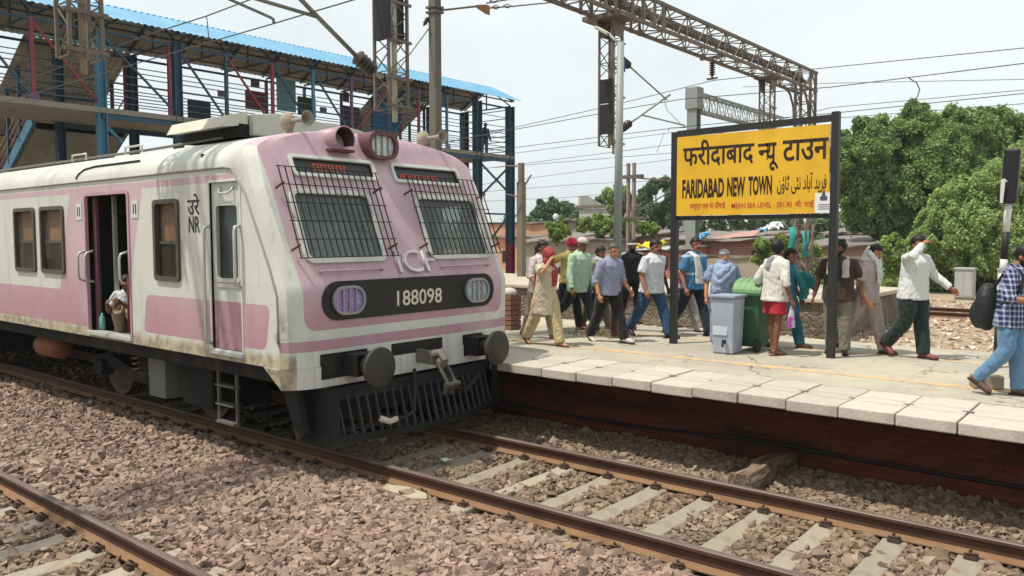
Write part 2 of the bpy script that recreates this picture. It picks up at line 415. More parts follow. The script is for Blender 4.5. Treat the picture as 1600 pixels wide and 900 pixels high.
track('railway track the pink train stands on, running along the platform edge', TC[1], RY[2:], SLP, -40, 10)
track('nearest railway track crossing the lower left corner', TC[0], RY[:2], SLP1, -40, 10)
t3 = track('rusty railway track on the rubble beyond the platform', 27.85, [27.0,28.7], [-14+.6*i for i in range(30)], -40, 20, False)
t3.location.z += .23
for c in t3.children:
    if c.name.startswith('sleeper'): c.location.z -= .05

# ------------------------------------------------------------------ platform
PZ, PY, PD, PS, PX0 = .8437, 8.1697, 1.104, .5286, -6.7757
b = MatB('platform_concrete', .9, 0, .2)
col = b.mix(b.noise(.7,6).smooth(.35,.65), '#aea896', '#9d978a'); col = b.mix(b.noise(3.1,6,stretch=(.35,1,1)).smooth(.52,.72)*.5, col, '#a39d90')
col = b.mix(b.noise(6,5).smooth(.58,.75)*.5, col, '#6f675b'); col = b.mix(b.noise(2.3,6).smooth(.62,.72)*.4, col, '#6a4a3c')
ck = b.nt.nodes.new('ShaderNodeTexVoronoi'); ck.feature = 'DISTANCE_TO_EDGE'; ck.inputs['Scale'].default_value = .55; dn = b.nt.nodes.new('ShaderNodeVectorMath'); nn = b.nt.nodes.new('ShaderNodeTexNoise'); nn.inputs['Scale'].default_value = 2.2; nn.inputs['Detail'].default_value = 6; b.nt.links.new(b.co, nn.inputs['Vector']); b.nt.links.new(b.co, dn.inputs[0]); b.nt.links.new(nn.outputs['Color'], dn.inputs[1]); b.nt.links.new(dn.outputs[0], ck.inputs['Vector'])
col = b.mix(V(b.nt,ck.outputs['Distance']).lt(.006)*b.noise(.9,3).smooth(.45,.6), col, '#4d463c')
gx = ((b.X.mod(1.2)-.6).abs().gt(.594)).max((b.Y.mod(1.2)-.6).abs().gt(.594))
b.color(b.mix(gx*.35, b.scalec(col,(b.noise(60,3)-.5)*.3+1), '#77736a')); b.bump(b.noise(30,5),.25,.01); PCON = b.m
SLAB = mat('coping_stone', '#b5ada1', .9, .2, 3, 0, .6, 28, '#83745f', .55, 3, each=.09)
b = MatB('platform_wall', .9, 0, .2)
bw = b.nt.nodes.new('ShaderNodeTexBrick'); b.nt.links.new(b.co, bw.inputs[0])
mpn = b.nt.nodes.new('ShaderNodeMapping'); mpn.inputs['Rotation'].default_value = (rad(-90),0,0); b.nt.links.new(b.co, mpn.inputs[0]); b.nt.links.new(mpn.outputs[0], bw.inputs[0])
bw.inputs['Scale'].default_value = 1; bw.inputs['Brick Width'].default_value = .23; bw.inputs['Row Height'].default_value = .075; bw.inputs['Mortar Size'].default_value = .008
bw.inputs['Color1'].default_value = lin('#6e3a2c'); bw.inputs['Color2'].default_value = lin('#5e3126'); bw.inputs['Mortar'].default_value = lin('#4a3229')
col = b.mix(b.noise(1.6,5,stretch=(.4,1,1.5)).smooth(.45,.7)*.8, bw.outputs[0], '#2b231f'); b.color(col); b.bump(b.noise(20,4),.3,.01); PWALL = b.m
pf = thing('platform', 'raised concrete station platform with stone coping slabs and a faded yellow line', 'platform', (0,PY,0), None, 'structure')
MB().bx(-60,16,PY+PD,13.35,PZ-.16,PZ-.004).build('paving', PCON, pf)
MB().bx(-60,16,9.33,13.3,-.34,PZ-.16).build('retaining_wall', PWALL, pf)
YEL = MatB('yellow_line', .9, 0, .2); c1 = YEL.mix(YEL.noise(9,5).smooth(.38,.62), '#cda777', '#a79b88'); YEL.color(c1); YEL = YEL.m
MB().bx(-60,16,10.02,10.19,PZ-.003,PZ+.001).build('yellow_line', YEL, pf)
MB().bx(-60,16,12.02,12.17,PZ-.003,PZ+.001).build('yellow_line', YEL, pf)
sb = MB().bx(-PS/2+.006,PS/2-.006,PY,PY+PD-.008,PZ-.118,PZ)
sl = sb.build('coping_slab', SLAB, pf, bevel=.012)
DARK = mat('joint_grit', '#6f675a', .95, .2, 20)
mk = MB(); mk.bx(PS/2-.05,PS/2+.05,PY+.50,PY+.55,PZ-.002,PZ+.0025); mk.build('lifting_slot', DARK, sl)
for i in range(-38,34):
    c = sl if i == -38 else copy_tree(sl, pf)
    c.location.x = PX0+PS*(i+.5); c.location.z = random.gauss(0,.004); c.location.y = random.gauss(0,.008); c.rotation_euler = (random.gauss(0,.002),random.gauss(0,.002),random.gauss(0,.003))
# cable along the wall
P = [onY(x,y,9.28) for x,y in ((640,612),(800,632),(880,648),(980,664),(1080,676),(1200,690),(1333,717),(1460,738),(1600,762))]
P = [P[0]+Vector((-20,0,.1))]+P+[P[-1]+Vector((8,0,-.05))]
tag(MB().tube(P,.022,8).build('cable', mat('cable_black','#1b1a19',.6), smooth=True), 'black cable sagging along the dark platform wall', 'cable')
# timber
TIMB = MatB('old_timber', .95, 0, .15); c1 = TIMB.mix(TIMB.noise(5,6,stretch=(6,.6,3)).smooth(.35,.65), '#8b7b69', '#5a4b3f'); TIMB.color(c1); TIMB.bump(TIMB.noise(7,6,stretch=(8,.5,4)),.9,.03); TIMB = TIMB.m
m = MB(); n = 9; vs = []
for i in range(n):
    y = 7.95+1.3*i/(n-1); w = .12+random.uniform(-.012,.012); cx = -3.46+.03*math.sin(i); h = .02+random.uniform(-.01,.01)+(0 if i < n-1 else -.03)
    vs += [(cx-w,y,-.3),(cx-w,y,h-.05),(cx-w*.7,y,h),(cx+w*.7,y,h+.01),(cx+w,y,h-.06),(cx+w,y,-.3)]
k = 6; fs = [(i*k+q,i*k+(q+1)%k,(i+1)*k+(q+1)%k,(i+1)*k+q) for i in range(n-1) for q in range(k)]+[tuple(range(k)),tuple((n-1)*k+q for q in range(k))]
tag(m.add(vs,fs).build('timber', TIMB), 'weathered grey timber baulk lying across the ballast below the platform', 'timber')
# broken slab pieces beside the rail
m = MB().prism([(0,0),(.5,-.04),(.62,.06),(.5,.17),(.2,.2),(-.05,.12)], onZ(597,770,-.17),(1,0,0),(0,1,0),.06)
tag(m.build('concrete_chunk', mat('chunk','#a59a84',.95,.25,8,0,.7,30,'#6d5f4c',.6), bevel=.012), 'long broken concrete piece lying by the near rail', 'concrete')
m = MB().box(onZ(1541,606,PZ)+Vector((.0,.0,.075)),(.30,.22,.15), Matrix.Rotation(.4,3,'Z'))
tag(m.build('concrete_block', mat('block','#9d8f7b',.95,.2,8,0,.7,30,'#6f6252',.5), bevel=.02), 'small rough concrete block standing on the yellow line', 'block')
# litter
PAP = [mat('litter_white','#c9c7c0',.8), mat('litter_brown','#8a7356',.9), mat('litter_grey','#8d8d88',.8)]
for i in range(9):
    x, y = random.uniform(-7.5,.5), random.choice((random.uniform(3.4,5.6),random.uniform(6.1,7.4),random.uniform(7.9,9.1),random.uniform(8.0,9.1)))
    q = MB(); n = 4; w = random.uniform(.025,.06); a = random.uniform(0,PI); z0 = -.135 if y < 6 else -.15
    vs = [(x+w*(u-1.5)*math.cos(a)-w*.8*(v-1.5)*math.sin(a), y+w*(u-1.5)*math.sin(a)+w*.8*(v-1.5)*math.cos(a), z0+random.uniform(0,.03)) for u in range(n) for v in range(n)]
    q.add(vs,[(u*n+v,(u+1)*n+v,(u+1)*n+v+1,u*n+v+1) for u in range(n-1) for v in range(n-1)])
    o = q.build('litter_scrap', PAP[i%3]); md = o.modifiers.new('t','SOLIDIFY'); md.thickness = .003; tag(o,'small crumpled scrap of litter lying on the track ballast','litter','scraps of litter on the ballast')
# ------------------------------------------------------------------ the train (built about its own front, then set on the track)
def interp(z, T):
    for (z0,a),(z1,b) in zip(T,T[1:]):
        if z <= z1: return a+(b-a)*max(0,(z-z0))/(z1-z0)
    return T[-1][1]
XF = [(0,0),(1.95,0),(2.1,-.06),(2.28,-.145),(3.02,-.44),(3.33,-.59),(3.55,-.69),(3.69,-.75),(3.77,-.80),(3.80,-.84),(3.825,-.92),(3.84,-1.06),(3.85,-1.35)]
WD = [(0,1.83),(3.30,1.83),(3.38,1.82),(3.45,1.79),(3.52,1.73),(3.58,1.64),(3.64,1.52),(3.69,1.36),(3.73,1.17),(3.77,.93),(3.80,.70),(3.825,.45),(3.84,.25),(3.85,.04)]
CR = [(0,.17),(1.8,.18),(2.33,.21),(2.74,.27),(3.3,.34),(3.85,.36)]
WE = [(0,1.61),(1.44,1.61),(2.5,1.68),(3.01,1.72),(3.45,1.68),(3.85,1.60)]
xf = lambda z: interp(z,XF)
TR = thing('train', 'pink and white electric passenger train with barred windscreens standing beside the platform', 'train')
MAR = '#8a4a44'
b = MatB('train_livery', .42, 0, .45)
ay = b.Y.abs(); X,Z = b.X,b.Z
def rbox(x0,x1,z0,z1,r,px=None,pz=None):
    px = X if px is None else px; pz = Z if pz is None else pz
    qx = ((px-(x0+x1)/2).abs()-((x1-x0)/2-r)).max(0.0); qz = ((pz-(z0+z1)/2).abs()-((z1-z0)/2-r)).max(0.0)
    return (qx*qx+qz*qz).op('SQRT').lt(r)
side = ay.gt(1.70)
strip = Z.gt(3.15)*Z.lt(3.235)*X.lt(-.98)*((X+5.07).abs().gt(.06))
sur = rbox(-5.2,-3.0,1.26,3.235,.03,X-(Z-3.2)*.322+.08,Z)
sur2 = Z.gt(1.26)*Z.lt(3.235)*X.lt(-8.2)*X.gt(-10.1)
bandl = rbox(-8.6,-5.0,1.26,1.765,.04)
bandr = rbox(-3.12,-.38,1.31,1.80,.10,X-(Z-1.55)*.18,Z)
bandf = Z.gt(1.26)*Z.lt(1.765)*X.lt(-9.5)
pside = strip.max(sur).max(sur2).max(bandl).max(bandr).max(bandf)*side
wide = (Z-1.44)*.045+1.605
qx = (ay-wide+.13).max(0.0); qz = (Z*(-1)+1.52+.13).max(0.0)
pfront = (qx*qx+qz*qz).op('SQRT').lt(.13)*X.gt(-1.02)*ay.lt(1.74)
stripe = Z.gt(1.30)*Z.lt(1.415)*X.gt(-.19)
pink = pside.max(pfront.max(stripe)*X.gt(-1.1)*(side.inv().max(X.gt(-.3))))
wn = b.noise(2.2,6,stretch=(1.4,1.4,.35)); grime = wn.smooth(.52,.74)
fineN = b.noise(22,4)
white = b.mix(grime*.45, '#c4c6be', '#98978b')
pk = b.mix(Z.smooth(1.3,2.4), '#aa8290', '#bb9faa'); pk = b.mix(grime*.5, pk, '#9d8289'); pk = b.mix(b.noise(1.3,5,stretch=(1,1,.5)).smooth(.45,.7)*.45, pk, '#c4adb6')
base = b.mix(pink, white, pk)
low = (Z*(-1)+1.33+(b.noise(5,5,stretch=(1,1,.3))-.5)*.22).smooth(0,.12)*side
base = b.mix(low*.8, base, b.mix(b.noise(9,5).smooth(.4,.62), '#a89a7d', '#7a6a4c'))
chamf = ((X+.19+(b.noise(4,3)-.5)*.14).abs().smooth(.13,.01))*ay.smooth(1.6,1.72)*Z.smooth(1.85,1.5)*Z.smooth(1.22,1.36)
base = b.mix(chamf*b.noise(7,5).smooth(.45,.6)*.75, base, '#6e6347')
streak = b.noise(11,3,stretch=(1,1,.06)).smooth(.6,.75)*Z.lt(3.3)
base = b.mix(streak*.32, base, '#7b776c'); drip = b.noise(16,3,stretch=(1,1,.05)).smooth(.55,.72)*(Z.smooth(1.9,2.35)*Z.lt(3.4)).max(Z.lt(1.5))*X.gt(-1.0); base = b.mix(drip*.22, base, '#8a7a72'); base = b.mix(b.noise(.8,6).smooth(.5,.72)*.25, base, '#a39c90')
roofd = Z.smooth(3.32,3.7)*b.noise(3.2,5,stretch=(1,.4,.4)).smooth(.42,.7)
base = b.mix(roofd*.5*(pink.inv()), base, '#a9aaa4')
base = b.scalec(base, (fineN-.5)*.16+1)
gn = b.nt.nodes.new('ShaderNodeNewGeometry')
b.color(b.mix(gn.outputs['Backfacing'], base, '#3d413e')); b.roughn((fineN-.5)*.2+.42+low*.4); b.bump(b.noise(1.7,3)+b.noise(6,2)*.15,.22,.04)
LIV = b.m
BLK = mat('black_paint','#1d1f1f',.55,.2,5); UND = mat('underframe_black','#171615',.85,.3,4,0,.3,20,'#4a3f33',.45)
ALU = mat('aluminium_trim','#b9bab6',.42,.12,6,.25); STEEL = mat('worn_steel','#77736b',.5,.25,8,.5)
INT = mat('coach_interior','#2c302e',.7,.2,3)
GASK = mat('rubber_gasket','#2b2b2b',.7)
PINK = mat('pink_paint','#b391a0',.5,.12,4,0,0,30,'#8e6470',.5); PINKD = mat('pink_door','#ad7389',.5,.15,3,0,0,30,'#7a3f49',.5)
WHT = mat('white_paint','#c9ccc6',.45,.1,4,0,0,30,'#8f8c80',.5); RUST = mat('maroon_rust','#5d2e28',.8,.3,9)
def glass(name, tint, alpha, rough=.04):
    b = MatB(name, rough, 0, 1); b.b.inputs['Base Color'].default_value = lin(tint)
    t = b.nt.nodes.new('ShaderNodeBsdfTransparent'); t.inputs[0].default_value = (.9,.94,.93,1)
    mxs = b.nt.nodes.new('ShaderNodeMixShader'); mxs.inputs[0].default_value = alpha
    b.nt.links.new(t.outputs[0], mxs.inputs[1]); b.nt.links.new(b.b.outputs[0], mxs.inputs[2])
    b.nt.links.new(mxs.outputs[0], b.nt.nodes['Material Output'].inputs[0]); return b.m
GLS = glass('window_glass','#5a6461',.30)
DOORS = [(-4.78,-3.50,1.21,3.115),(-9.75,-8.45,1.21,3.115),(-14.4,-13.1,1.21,3.115)]
WINS = [(-2.77,-2.21,2.02,2.965),(-6.32,-5.53,2.02,2.965),(-7.37,-6.60,2.02,2.965),(-11.1,-10.3,2.02,2.965),(-12.2,-11.4,2.02,2.965)]
CABD = (-1.50,-.88,1.25,3.15); CABW = (-1.50,-.88,2.02,2.965)
holes = DOORS+WINS+[CABD]
WSC = (.40,1.47,2.28,3.02); DST = (.17,1.345,3.235,3.43)
xs = sorted(set([-21]+[h for q in holes for h in q[:2]]+[-20,-18,-16,-1.7,-.86]))
zs = sorted(set([1.13,1.25,1.21,1.3,1.42,1.5,1.65,1.8,1.95,2.02,2.1,2.28,2.5,2.75,2.965,3.02,3.115,3.15,3.235,3.30,3.38,3.43,3.48,3.52,3.56,3.60,3.64,3.67,3.70,3.73,3.755,3.78,3.80,3.815,3.83,3.84,3.847,3.85]))
ysf = [-1.47,-1.345,-1.0,-.7,-.4,-.17,0,.17,.4,.7,1.0,1.345,1.47]
def station(z):
    w = interp(z,WD); x0 = xf(z); xc = x0-interp(z,CR); we = min(interp(z,WE), w-.05) if w > .2 else w*.5
    P = [(min(x,xc),-w) for x in xs]+[(xc,-w),(xc*.55+x0*.45-.0,-(w*.62+we*.38)-.03*min(1,w)),(x0-.045,-(we+.03*min(1,w)))]
    k = min(1, we/1.56)
    P += [(x0-.004*abs(y), y*k) for y in ysf]
    n = len(xs)
    P += [(a,-bb) for a,bb in reversed(P[:n+3])]
    return [(a,bb,z) for a,bb in P]
G = [station(z) for z in zs]; NX = len(xs); NY = len(ysf); K = len(G[0])
m = MB(); vs = [p for r in G for p in r]; fs = []
for i in range(len(zs)-1):
    zm = (zs[i]+zs[i+1])/2
    for j in range(K-1):
        if j < NX-1 or j >= K-NX:
            jj = j if j < NX-1 else K-2-j
            xm = (xs[jj]+xs[jj+1])/2
            if any(h[0] < xm < h[1] and h[2] < zm < h[3] for h in (holes if j < NX-1 else WINS+[CABW])): continue
        f0 = NX+3
        if f0 <= j < f0+NY-1:
            ym = abs(ysf[j-f0]+ysf[j-f0+1])/2
            if any(h[0] < ym < h[1] and h[2] < zm < h[3] for h in (WSC,DST)): continue
        fs.append((i*K+j,i*K+j+1,(i+1)*K+j+1,(i+1)*K+j))
fs.append(tuple(range((len(zs)-1)*K,len(zs)*K)))
me_o = m.add(vs,fs).build('body_shell', LIV, TR, smooth=True); me_o.data.set_sharp_from_angle(angle=rad(24))
# apron under the front
ap = MB(); zt, zb = 1.128, .90
pts = [(-.46,-1.83),(-.19,-1.83),(-.10,-1.74),(-.04,-1.64)]+[(0,y) for y in (-1.47,-.44,.44,1.47)]+[(-.04,1.64),(-.10,1.74),(-.19,1.83),(-.46,1.83)]
k = len(pts); low_z = [zt-.005,zb]+[zb]*(k-4)+[zb,zt-.005]
vs = [(x,y,zt) for x,y in pts]+[(x-.0,y*.985,z) for (x,y),z in zip(pts,low_z)]
ap.add(vs,[(i,i+1,k+i+1,k+i) for i in range(k-1) if i != 5 or True]); APR = ap.build('front_apron', LIV, TR); md = APR.modifiers.new('t','SOLIDIFY'); md.thickness = .03; md.offset = 0; md.use_even_offset = True
# floor, partitions, inner poles
MB().bx(-20.9,-.6,-1.78,1.78,1.13,1.205).build('floor', INT, TR)
pm = MB(); pm.bx(-3.14,-3.10,-1.7,1.7,1.21,3.4); pm.bx(-5.16,-5.12,-1.7,-.55,1.21,2.9); pm.bx(-5.16,-5.12,.55,1.7,1.21,2.9); pm.bx(-1.75,-1.71,-1.78,1.78,1.21,3.5); pm.bx(-20.5,-1.7,-1.75,1.75,3.12,3.14)
pm.build('partition', INT, TR)
for x in (-5.6,):
    MB().tube([(x,-.5+.5*(x+4.1),1.2),(x,-.5+.5*(x+4.1),3.12)],.018,8).build('grab_pole', ALU, TR, smooth=True)
for x in (-5.75,-6.9): 
    q = MB(); q.bx(x-.25,x+.25,-1.7,-.6,1.55,1.62); q.bx(x+.22,x+.27,-1.7,-.6,1.6,2.2); q.build('seat', mat('seat_blue','#33506b',.6), TR)
# passenger doorways: frame, folded door leaf, handles, sill
for (x0,x1,z0,z1) in DOORS:
    d = MB(); ou = rrect(x0-.035,x1+.035,z0-.02,z1+.035,.06); inn = rrect(x0+.01,x1-.01,z0+.0,z1-.01,.05)
    fr = d.ringprism(ou,inn,(0,-1.80,0),(1,0,0),(0,0,1),.045).build('doorway_frame', PINK, TR)
    MB().bx(x0+.02,x0+.12,-1.74,-1.70,z0+.02,z1-.02).build('sliding_door', mat('door_leaf_maroon','#64444c',.5,.2,3), TR)
    MB().bx(x0+.19,x0+.24,-1.55,-1.50,z0,z1).build('door_post', ALU, TR)
    MB().bx(x0-.02,x1+.02,-1.86,-1.70,z0-.05,z0+.004).build('door_sill', ALU, TR, bevel=.005)
    for x in (x0-.03,x0+.20,x1-.05):
        MB().tube([(x,-1.83,2.34),(x,-1.92,2.31),(x,-1.94,2.25),(x,-1.94,2.0),(x,-1.92,1.94),(x,-1.83,1.91)],.017,8).build('grab_handle', ALU, TR, smooth=True)
    MB().tube([(x1-.02,-1.85,2.05),(x1-.02,-1.86,1.28)],.014,8).build('door_rail', mat('red_pipe','#7d2326',.5), TR, smooth=True)
    for x in (x0-.20,x1+.20):
        p = MB().bx(x-.085,x+.085,-1.838,-1.826,2.78,3.0).build('coach_class_mark', WHT, TR)
        q = MB()
        for dx in (-.03,.03): q.bx(x+dx-.012,x+dx+.012,-1.841,-1.8375,2.83,2.96)
        q.build('stripe', BLK, p)
# side windows
b = MatB('window_mesh', .6, 0, .3); hh = b.voro(46, 'F1', 'Distance', stretch=(1,1,.85))
wire = hh.gt(.0095*46)
b.color('#4a4238'); 
t = b.nt.nodes.new('ShaderNodeBsdfTransparent'); mxs = b.nt.nodes.new('ShaderNodeMixShader')
px_ = ((b.X+b.Z*.6).mod(.034)-.017).abs().lt(.0045).max(((b.X-b.Z*.6).mod(.034)-.017).abs().lt(.0045))
b.nt.links.new(px_.x, mxs.inputs[0]); b.nt.links.new(t.outputs[0], mxs.inputs[1]); b.nt.links.new(b.b.outputs[0], mxs.inputs[2]); b.nt.links.new(mxs.outputs[0], b.nt.nodes['Material Output'].inputs[0]); WMESH = b.m
SHUT = mat('louvre_shutter','#bd9875',.6,.2,5); FRB = mat('window_frame_bronze','#4b463c',.5,.2,6)
for s in (-1,1):
    for (x0,x1,z0,z1) in WINS:
        d = MB(); ou = rrect(x0-.03,x1+.03,z0-.03,z1+.03,.07); inn = rrect(x0+.025,x1-.025,z0+.025,z1-.025,.045)
        w_ = d.ringprism(ou,inn,(0,s*1.80,0),(1,0,0) if s < 0 else (1,0,0),(0,0,1) if s < 0 else (0,0,-1) if False else (0,0,1),.06 if s < 0 else -.06).build('window', FRB, TR)
        zm = z0+.47*(z1-z0)
        MB().bx(x0+.0,x1-.0,s*1.79-.02,s*1.79+.02,zm-.02,zm+.02).build('window_rail', FRB, w_)
        MB().bx(x0,x1,s*1.755-.004,s*1.755+.004,zm,z1).build('shutter', SHUT, w_)
        MB().bx(x0,x1,s*1.715-.004,s*1.715+.004,z0,zm).build('pane', GLS, w_)
        MB().add([(x0,s*1.80,z0),(x1,s*1.80,z0),(x1,s*1.80,z1),(x0,s*1.80,z1)],[(0,1,2,3)]).build('mesh_grille', WMESH, w_)
# cab door
x0,x1,z0,z1 = CABD
cdm = MatB('cab_door_paint', .45); cc = cdm.mix(cdm.Z.gt(1.80), '#a5808c', '#bfc2bd'); cc = cdm.mix(cdm.noise(5,5).smooth(.5,.7)*(cdm.Z*(-1)+1.75).smooth(0,.45)*.7, cc, '#7c3540'); cdm.color(cc)
d = MB().ringprism(rrect(x0,x1,z0,z1,.02),rrect(x0+.1,x1-.06,2.05,2.90,.05),(0,-1.77,0),(1,0,0),(0,0,1),.03).build('cab_door', cdm.m, TR)
MB().ringprism(rrect(x0+.07,x1-.03,2.02,2.93,.06),rrect(x0+.115,x1-.075,2.065,2.885,.045),(0,-1.803,0),(1,0,0),(0,0,1),.016).build('window_frame', ALU, d)
MB().bx(x0+.1,x1-.06,-1.765,-1.757,2.05,2.90).build('pane', GLS, d)
MB().bx(x0+.08,x1-.04,-1.815,-1.80,1.96,2.0).build('ledge', ALU, d)
MB().tube([(x0+.2,-1.8,3.1),(x0+.21,-1.84,3.04),(x0+.26,-1.85,3.02),(x1-.2,-1.85,3.02),(x1-.16,-1.84,3.04),(x1-.15,-1.8,3.1)],.012,8).build('handle', ALU, d, smooth=True)
MB().ringprism(rrect(x0-.03,x1+.03,z0-.03,z1+.03,.03),rrect(x0,x1,z0,z1,.02),(0,-1.825,0),(1,0,0),(0,0,1),.012).build('cab_door_frame', WHT, TR)
for x,zb_ in ((x0-.005,1.32),(x1+.01,2.0)):
    MB().tube([(x,-1.83,2.66),(x,-1.90,2.64),(x,-1.91,2.58),(x,-1.91,zb_+.06),(x,-1.90,zb_),(x,-1.83,zb_-.02)],.018,8).build('grab_handle', ALU, TR, smooth=True)
MB().bx(x0-.01,x1+.04,-1.87,-1.80,z0-.06,z0-.02).build('step_plate', ALU, TR)
# gutter and crease seam
cr = lambda z: xf(z)-interp(z,CR)
MB().tube([(-21,-1.84,3.305),(-5,-1.84,3.31),(-1.15,-1.84,3.31),(-1.0,-1.84,3.29),(-.93,-1.838,3.2)]+[(cr(z)-.015,-1.836,z) for z in (3.0,2.6,2.2,1.9,1.6,1.4)],.013,6).build('rain_gutter', mat('gutter_grey','#8f9089',.6), TR, smooth=True)
MB().tube([(-5.05,-1.83,3.36),(-5.0,-1.81,3.43),(-4.9,-1.77,3.49),(-4.6,-1.75,3.52),(-3.3,-1.75,3.52)],.012,6).build('roof_moulding', GASK, TR, smooth=True)
MB().tube([(-2.3,-1.15,3.79),(-4.5,-1.2,3.76),(-9,-1.2,3.77),(-20,-1.2,3.77)],.02,6).build('roof_conduit', STEEL, TR, smooth=True)
for x in (-4.4,-6.2):
    MB().tube([(x-.25,-1.3,3.72),(x-.25,-1.3,3.82),(x+.25,-1.3,3.82),(x+.25,-1.3,3.72)],.015,6).build('roof_rail', ALU, TR, smooth=True)
# roof-top ventilation unit
AC = mat('roof_unit_grey','#b4b3aa',.6,.15,4,0,0,30,'#77746a',.5)
q = MB(); q.prism([(-1.0,3.80),(.86,3.80),(.86,4.0),(.6,4.04),(-.62,4.11),(-1.0,4.06)],(-1.85,0,0),(0,1,0),(0,0,1),-1.7)
ac = q.build('roof_unit', AC, TR, bevel=.015)
MB().prism([(-1.02,3.93),(-1.38,3.88),(-1.30,4.02),(-1.02,4.10)],(-1.95,0,0),(0,1,0),(0,0,1),-1.35).build('side_cowl', mat('cowl_cream','#c3c0b2',.6,.12,4), ac)
MB().bx(-3.3,-1.95,-1.15,-1.0,3.78,3.94).build('louvre', UND, ac)
# ---- front
def fpt(y,z,e=0): return Vector((xf(z)+e*.93, y, z+e*.37))
def frame_on_front(name, y0,y1,z0,z1, inset, m, parent, r=.07, t=.03, e=0.0):
    A, B = fpt(0,z0), fpt(0,z1); bdir = (B-A).normalized(); L = (B-A).length
    o = Vector((A.x,0,A.z))+Vector((bdir.z,0,-bdir.x))*e
    return MB().ringprism(rrect(y0-inset,y1+inset,-inset,L+inset,r+inset),rrect(y0+.012,y1-.012,.012,L-.012,r),o,(0,1,0),bdir,t).build(name,m,parent), o, bdir, L
GLW = glass('windscreen_glass','#8d9797',.30,.05)
GRI = mat('grille_black','#241c1b',.6,.2,10)
LED = MatB('led_display', .4); LED.color('#2b2b2a'); LED = LED.m
ORN = MatB('led_orange', .5); ORN.color('#b04a28'); ORN.b.inputs['Emission Color'].default_value = lin('#c05030'); ORN.b.inputs['Emission Strength'].default_value = .15; ORN = ORN.m
CURT = mat('cab_curtain','#8b8f8c',.9,.2,6)
for s in (-1,1):
    y0,y1 = sorted((s*WSC[0],s*WSC[1]))
    w_,o,bd,L = frame_on_front('windscreen', y0,y1,2.28,3.02,.045,WHT,TR)
    nrm = Vector((0,1,0)).cross(bd)
    p = MB(); p.prism(rrect(y0-.01,y1+.01,-.01,L+.01,.06),o-nrm*.02,(0,1,0),bd,.006); p.build('pane', GLW, w_)
    g = MB(); ga,gb = (y0-.16,y1+.14) if s > 0 else (y0-.17,y1+.13)
    nb = 17
    gl0, gl1 = -.02, L+.25
    for i in range(nb):
        y = ga+(gb-ga)*i/(nb-1); g.beam(o+Vector((0,y,0))+bd*gl0+nrm*.12, o+Vector((0,y,0))+bd*gl1+nrm*.12,.011,.011,up=(0,1,0))
    for i in range(6):
        l = gl0+(gl1-gl0)*i/5; g.beam(o+Vector((0,ga-.03,0))+bd*l+nrm*.128, o+Vector((0,gb+.03,0))+bd*l+nrm*.128,.009,.010)
    gr = g.build('protective_grille', GRI, w_)
    for y in (ga,gb):
        for l in (.12,gl1-.2):
            MB().tube([o+Vector((0,y,0))+bd*l-nrm*.01,o+Vector((0,y,0))+bd*l+nrm*.15],.014,6).build('bracket', RUST, gr)
    MB().tube([fpt(y0+.1,2.14,-.01),fpt(y0+.1,2.14,.05),fpt(y1-.1,2.14,.05),fpt(y1-.1,2.14,-.01)],.012,6).build('front_handrail', PINK, TR, smooth=True)
    y0,y1 = sorted((s*DST[0],s*DST[1]))
    w_,o,bd,L = frame_on_front('destination_display', y0,y1,DST[2],DST[3],.03,WHT,TR,.03)
    nrm = Vector((0,1,0)).cross(bd)
    MB().prism(rrect(y0,y1,0,L,.02),o-nrm*.03,(0,1,0),bd,.012).build('screen', LED, w_)
    q = MB()
    for i in range(9 if s < 0 else 20):
        yy = (y0+.30 if s < 0 else y0+.12)+i*(.055 if s < 0 else .034)
        hgt = .10 if s < 0 else .05
        q.prism([(yy,L*.28),(yy+.012,L*.28),(yy+.012,L*.28+hgt),(yy,L*.28+hgt)],o-nrm*.016,(0,1,0),bd,.003)
        q.prism([(yy,L*.28+hgt*.8),(yy+.034,L*.28+hgt*.8),(yy+.034,L*.28+hgt),(yy,L*.28+hgt)],o-nrm*.0145,(0,1,0),bd,.003)
        if i%3 == 1: q.prism([(yy+.02,L*.28+.02),(yy+.034,L*.28+.02),(yy+.034,L*.28+hgt*.6),(yy+.02,L*.28+hgt*.6)],o-nrm*.0155,(0,1,0),bd,.003)
    q.build('lit_characters', ORN, w_)
    # horn
    hx, hy, hz = -.78, s*1.10, 3.88
    HORN = mat('horn_cream','#8f8b80',.6,.25,8); 
    h = MB(); h.lathe([(.028,-.16),(.028,.05),(.045,.10),(.072,.145),(.088,.165),(.076,.16),(.038,.10),(.015,.04)],(hx,hy,hz),(1,0,.02),18)
    ho = h.build('horn', HORN, TR, smooth=True)
    q = MB(); q.ell((hx-.22,hy,hz),(.10,.09,.11)); q.bx(hx-.26,hx-.18,hy-.05,hy+.05,3.68,3.84); q.build('horn_bracket', mat('taped_cloth','#98907f',.9,.3,14,0,.6,30), ho)
# curtain and things seen through the glass
q = MB(); n = 22
vs = [( -.62-.02*(i%2)+0.0, -1.5+1.1*i/n, z) for z in (2.2,3.05) for i in range(n+1)]; vs = [(x-(z-2.2)*.38,y,z) for x,y,z in vs]
q.add(vs,[(i,i+1,n+2+i,n+1+i) for i in range(n)]); q.build('cab_curtain', CURT, TR)
MB().bx(-1.0,-.35,-1.5,1.5,1.9,2.2).build('driving_desk', mat('desk_grey','#8d8f8c',.5), TR)
MB().bx(-1.5,-.88,1.79,1.797,2.02,2.965).build('cab_side_window', GLS, TR)
MB().ell((-.62,.95,2.24),(.10,.2,.07)).build('cab_bag', mat('blue_cloth','#3f6f96',.8), TR, smooth=True)
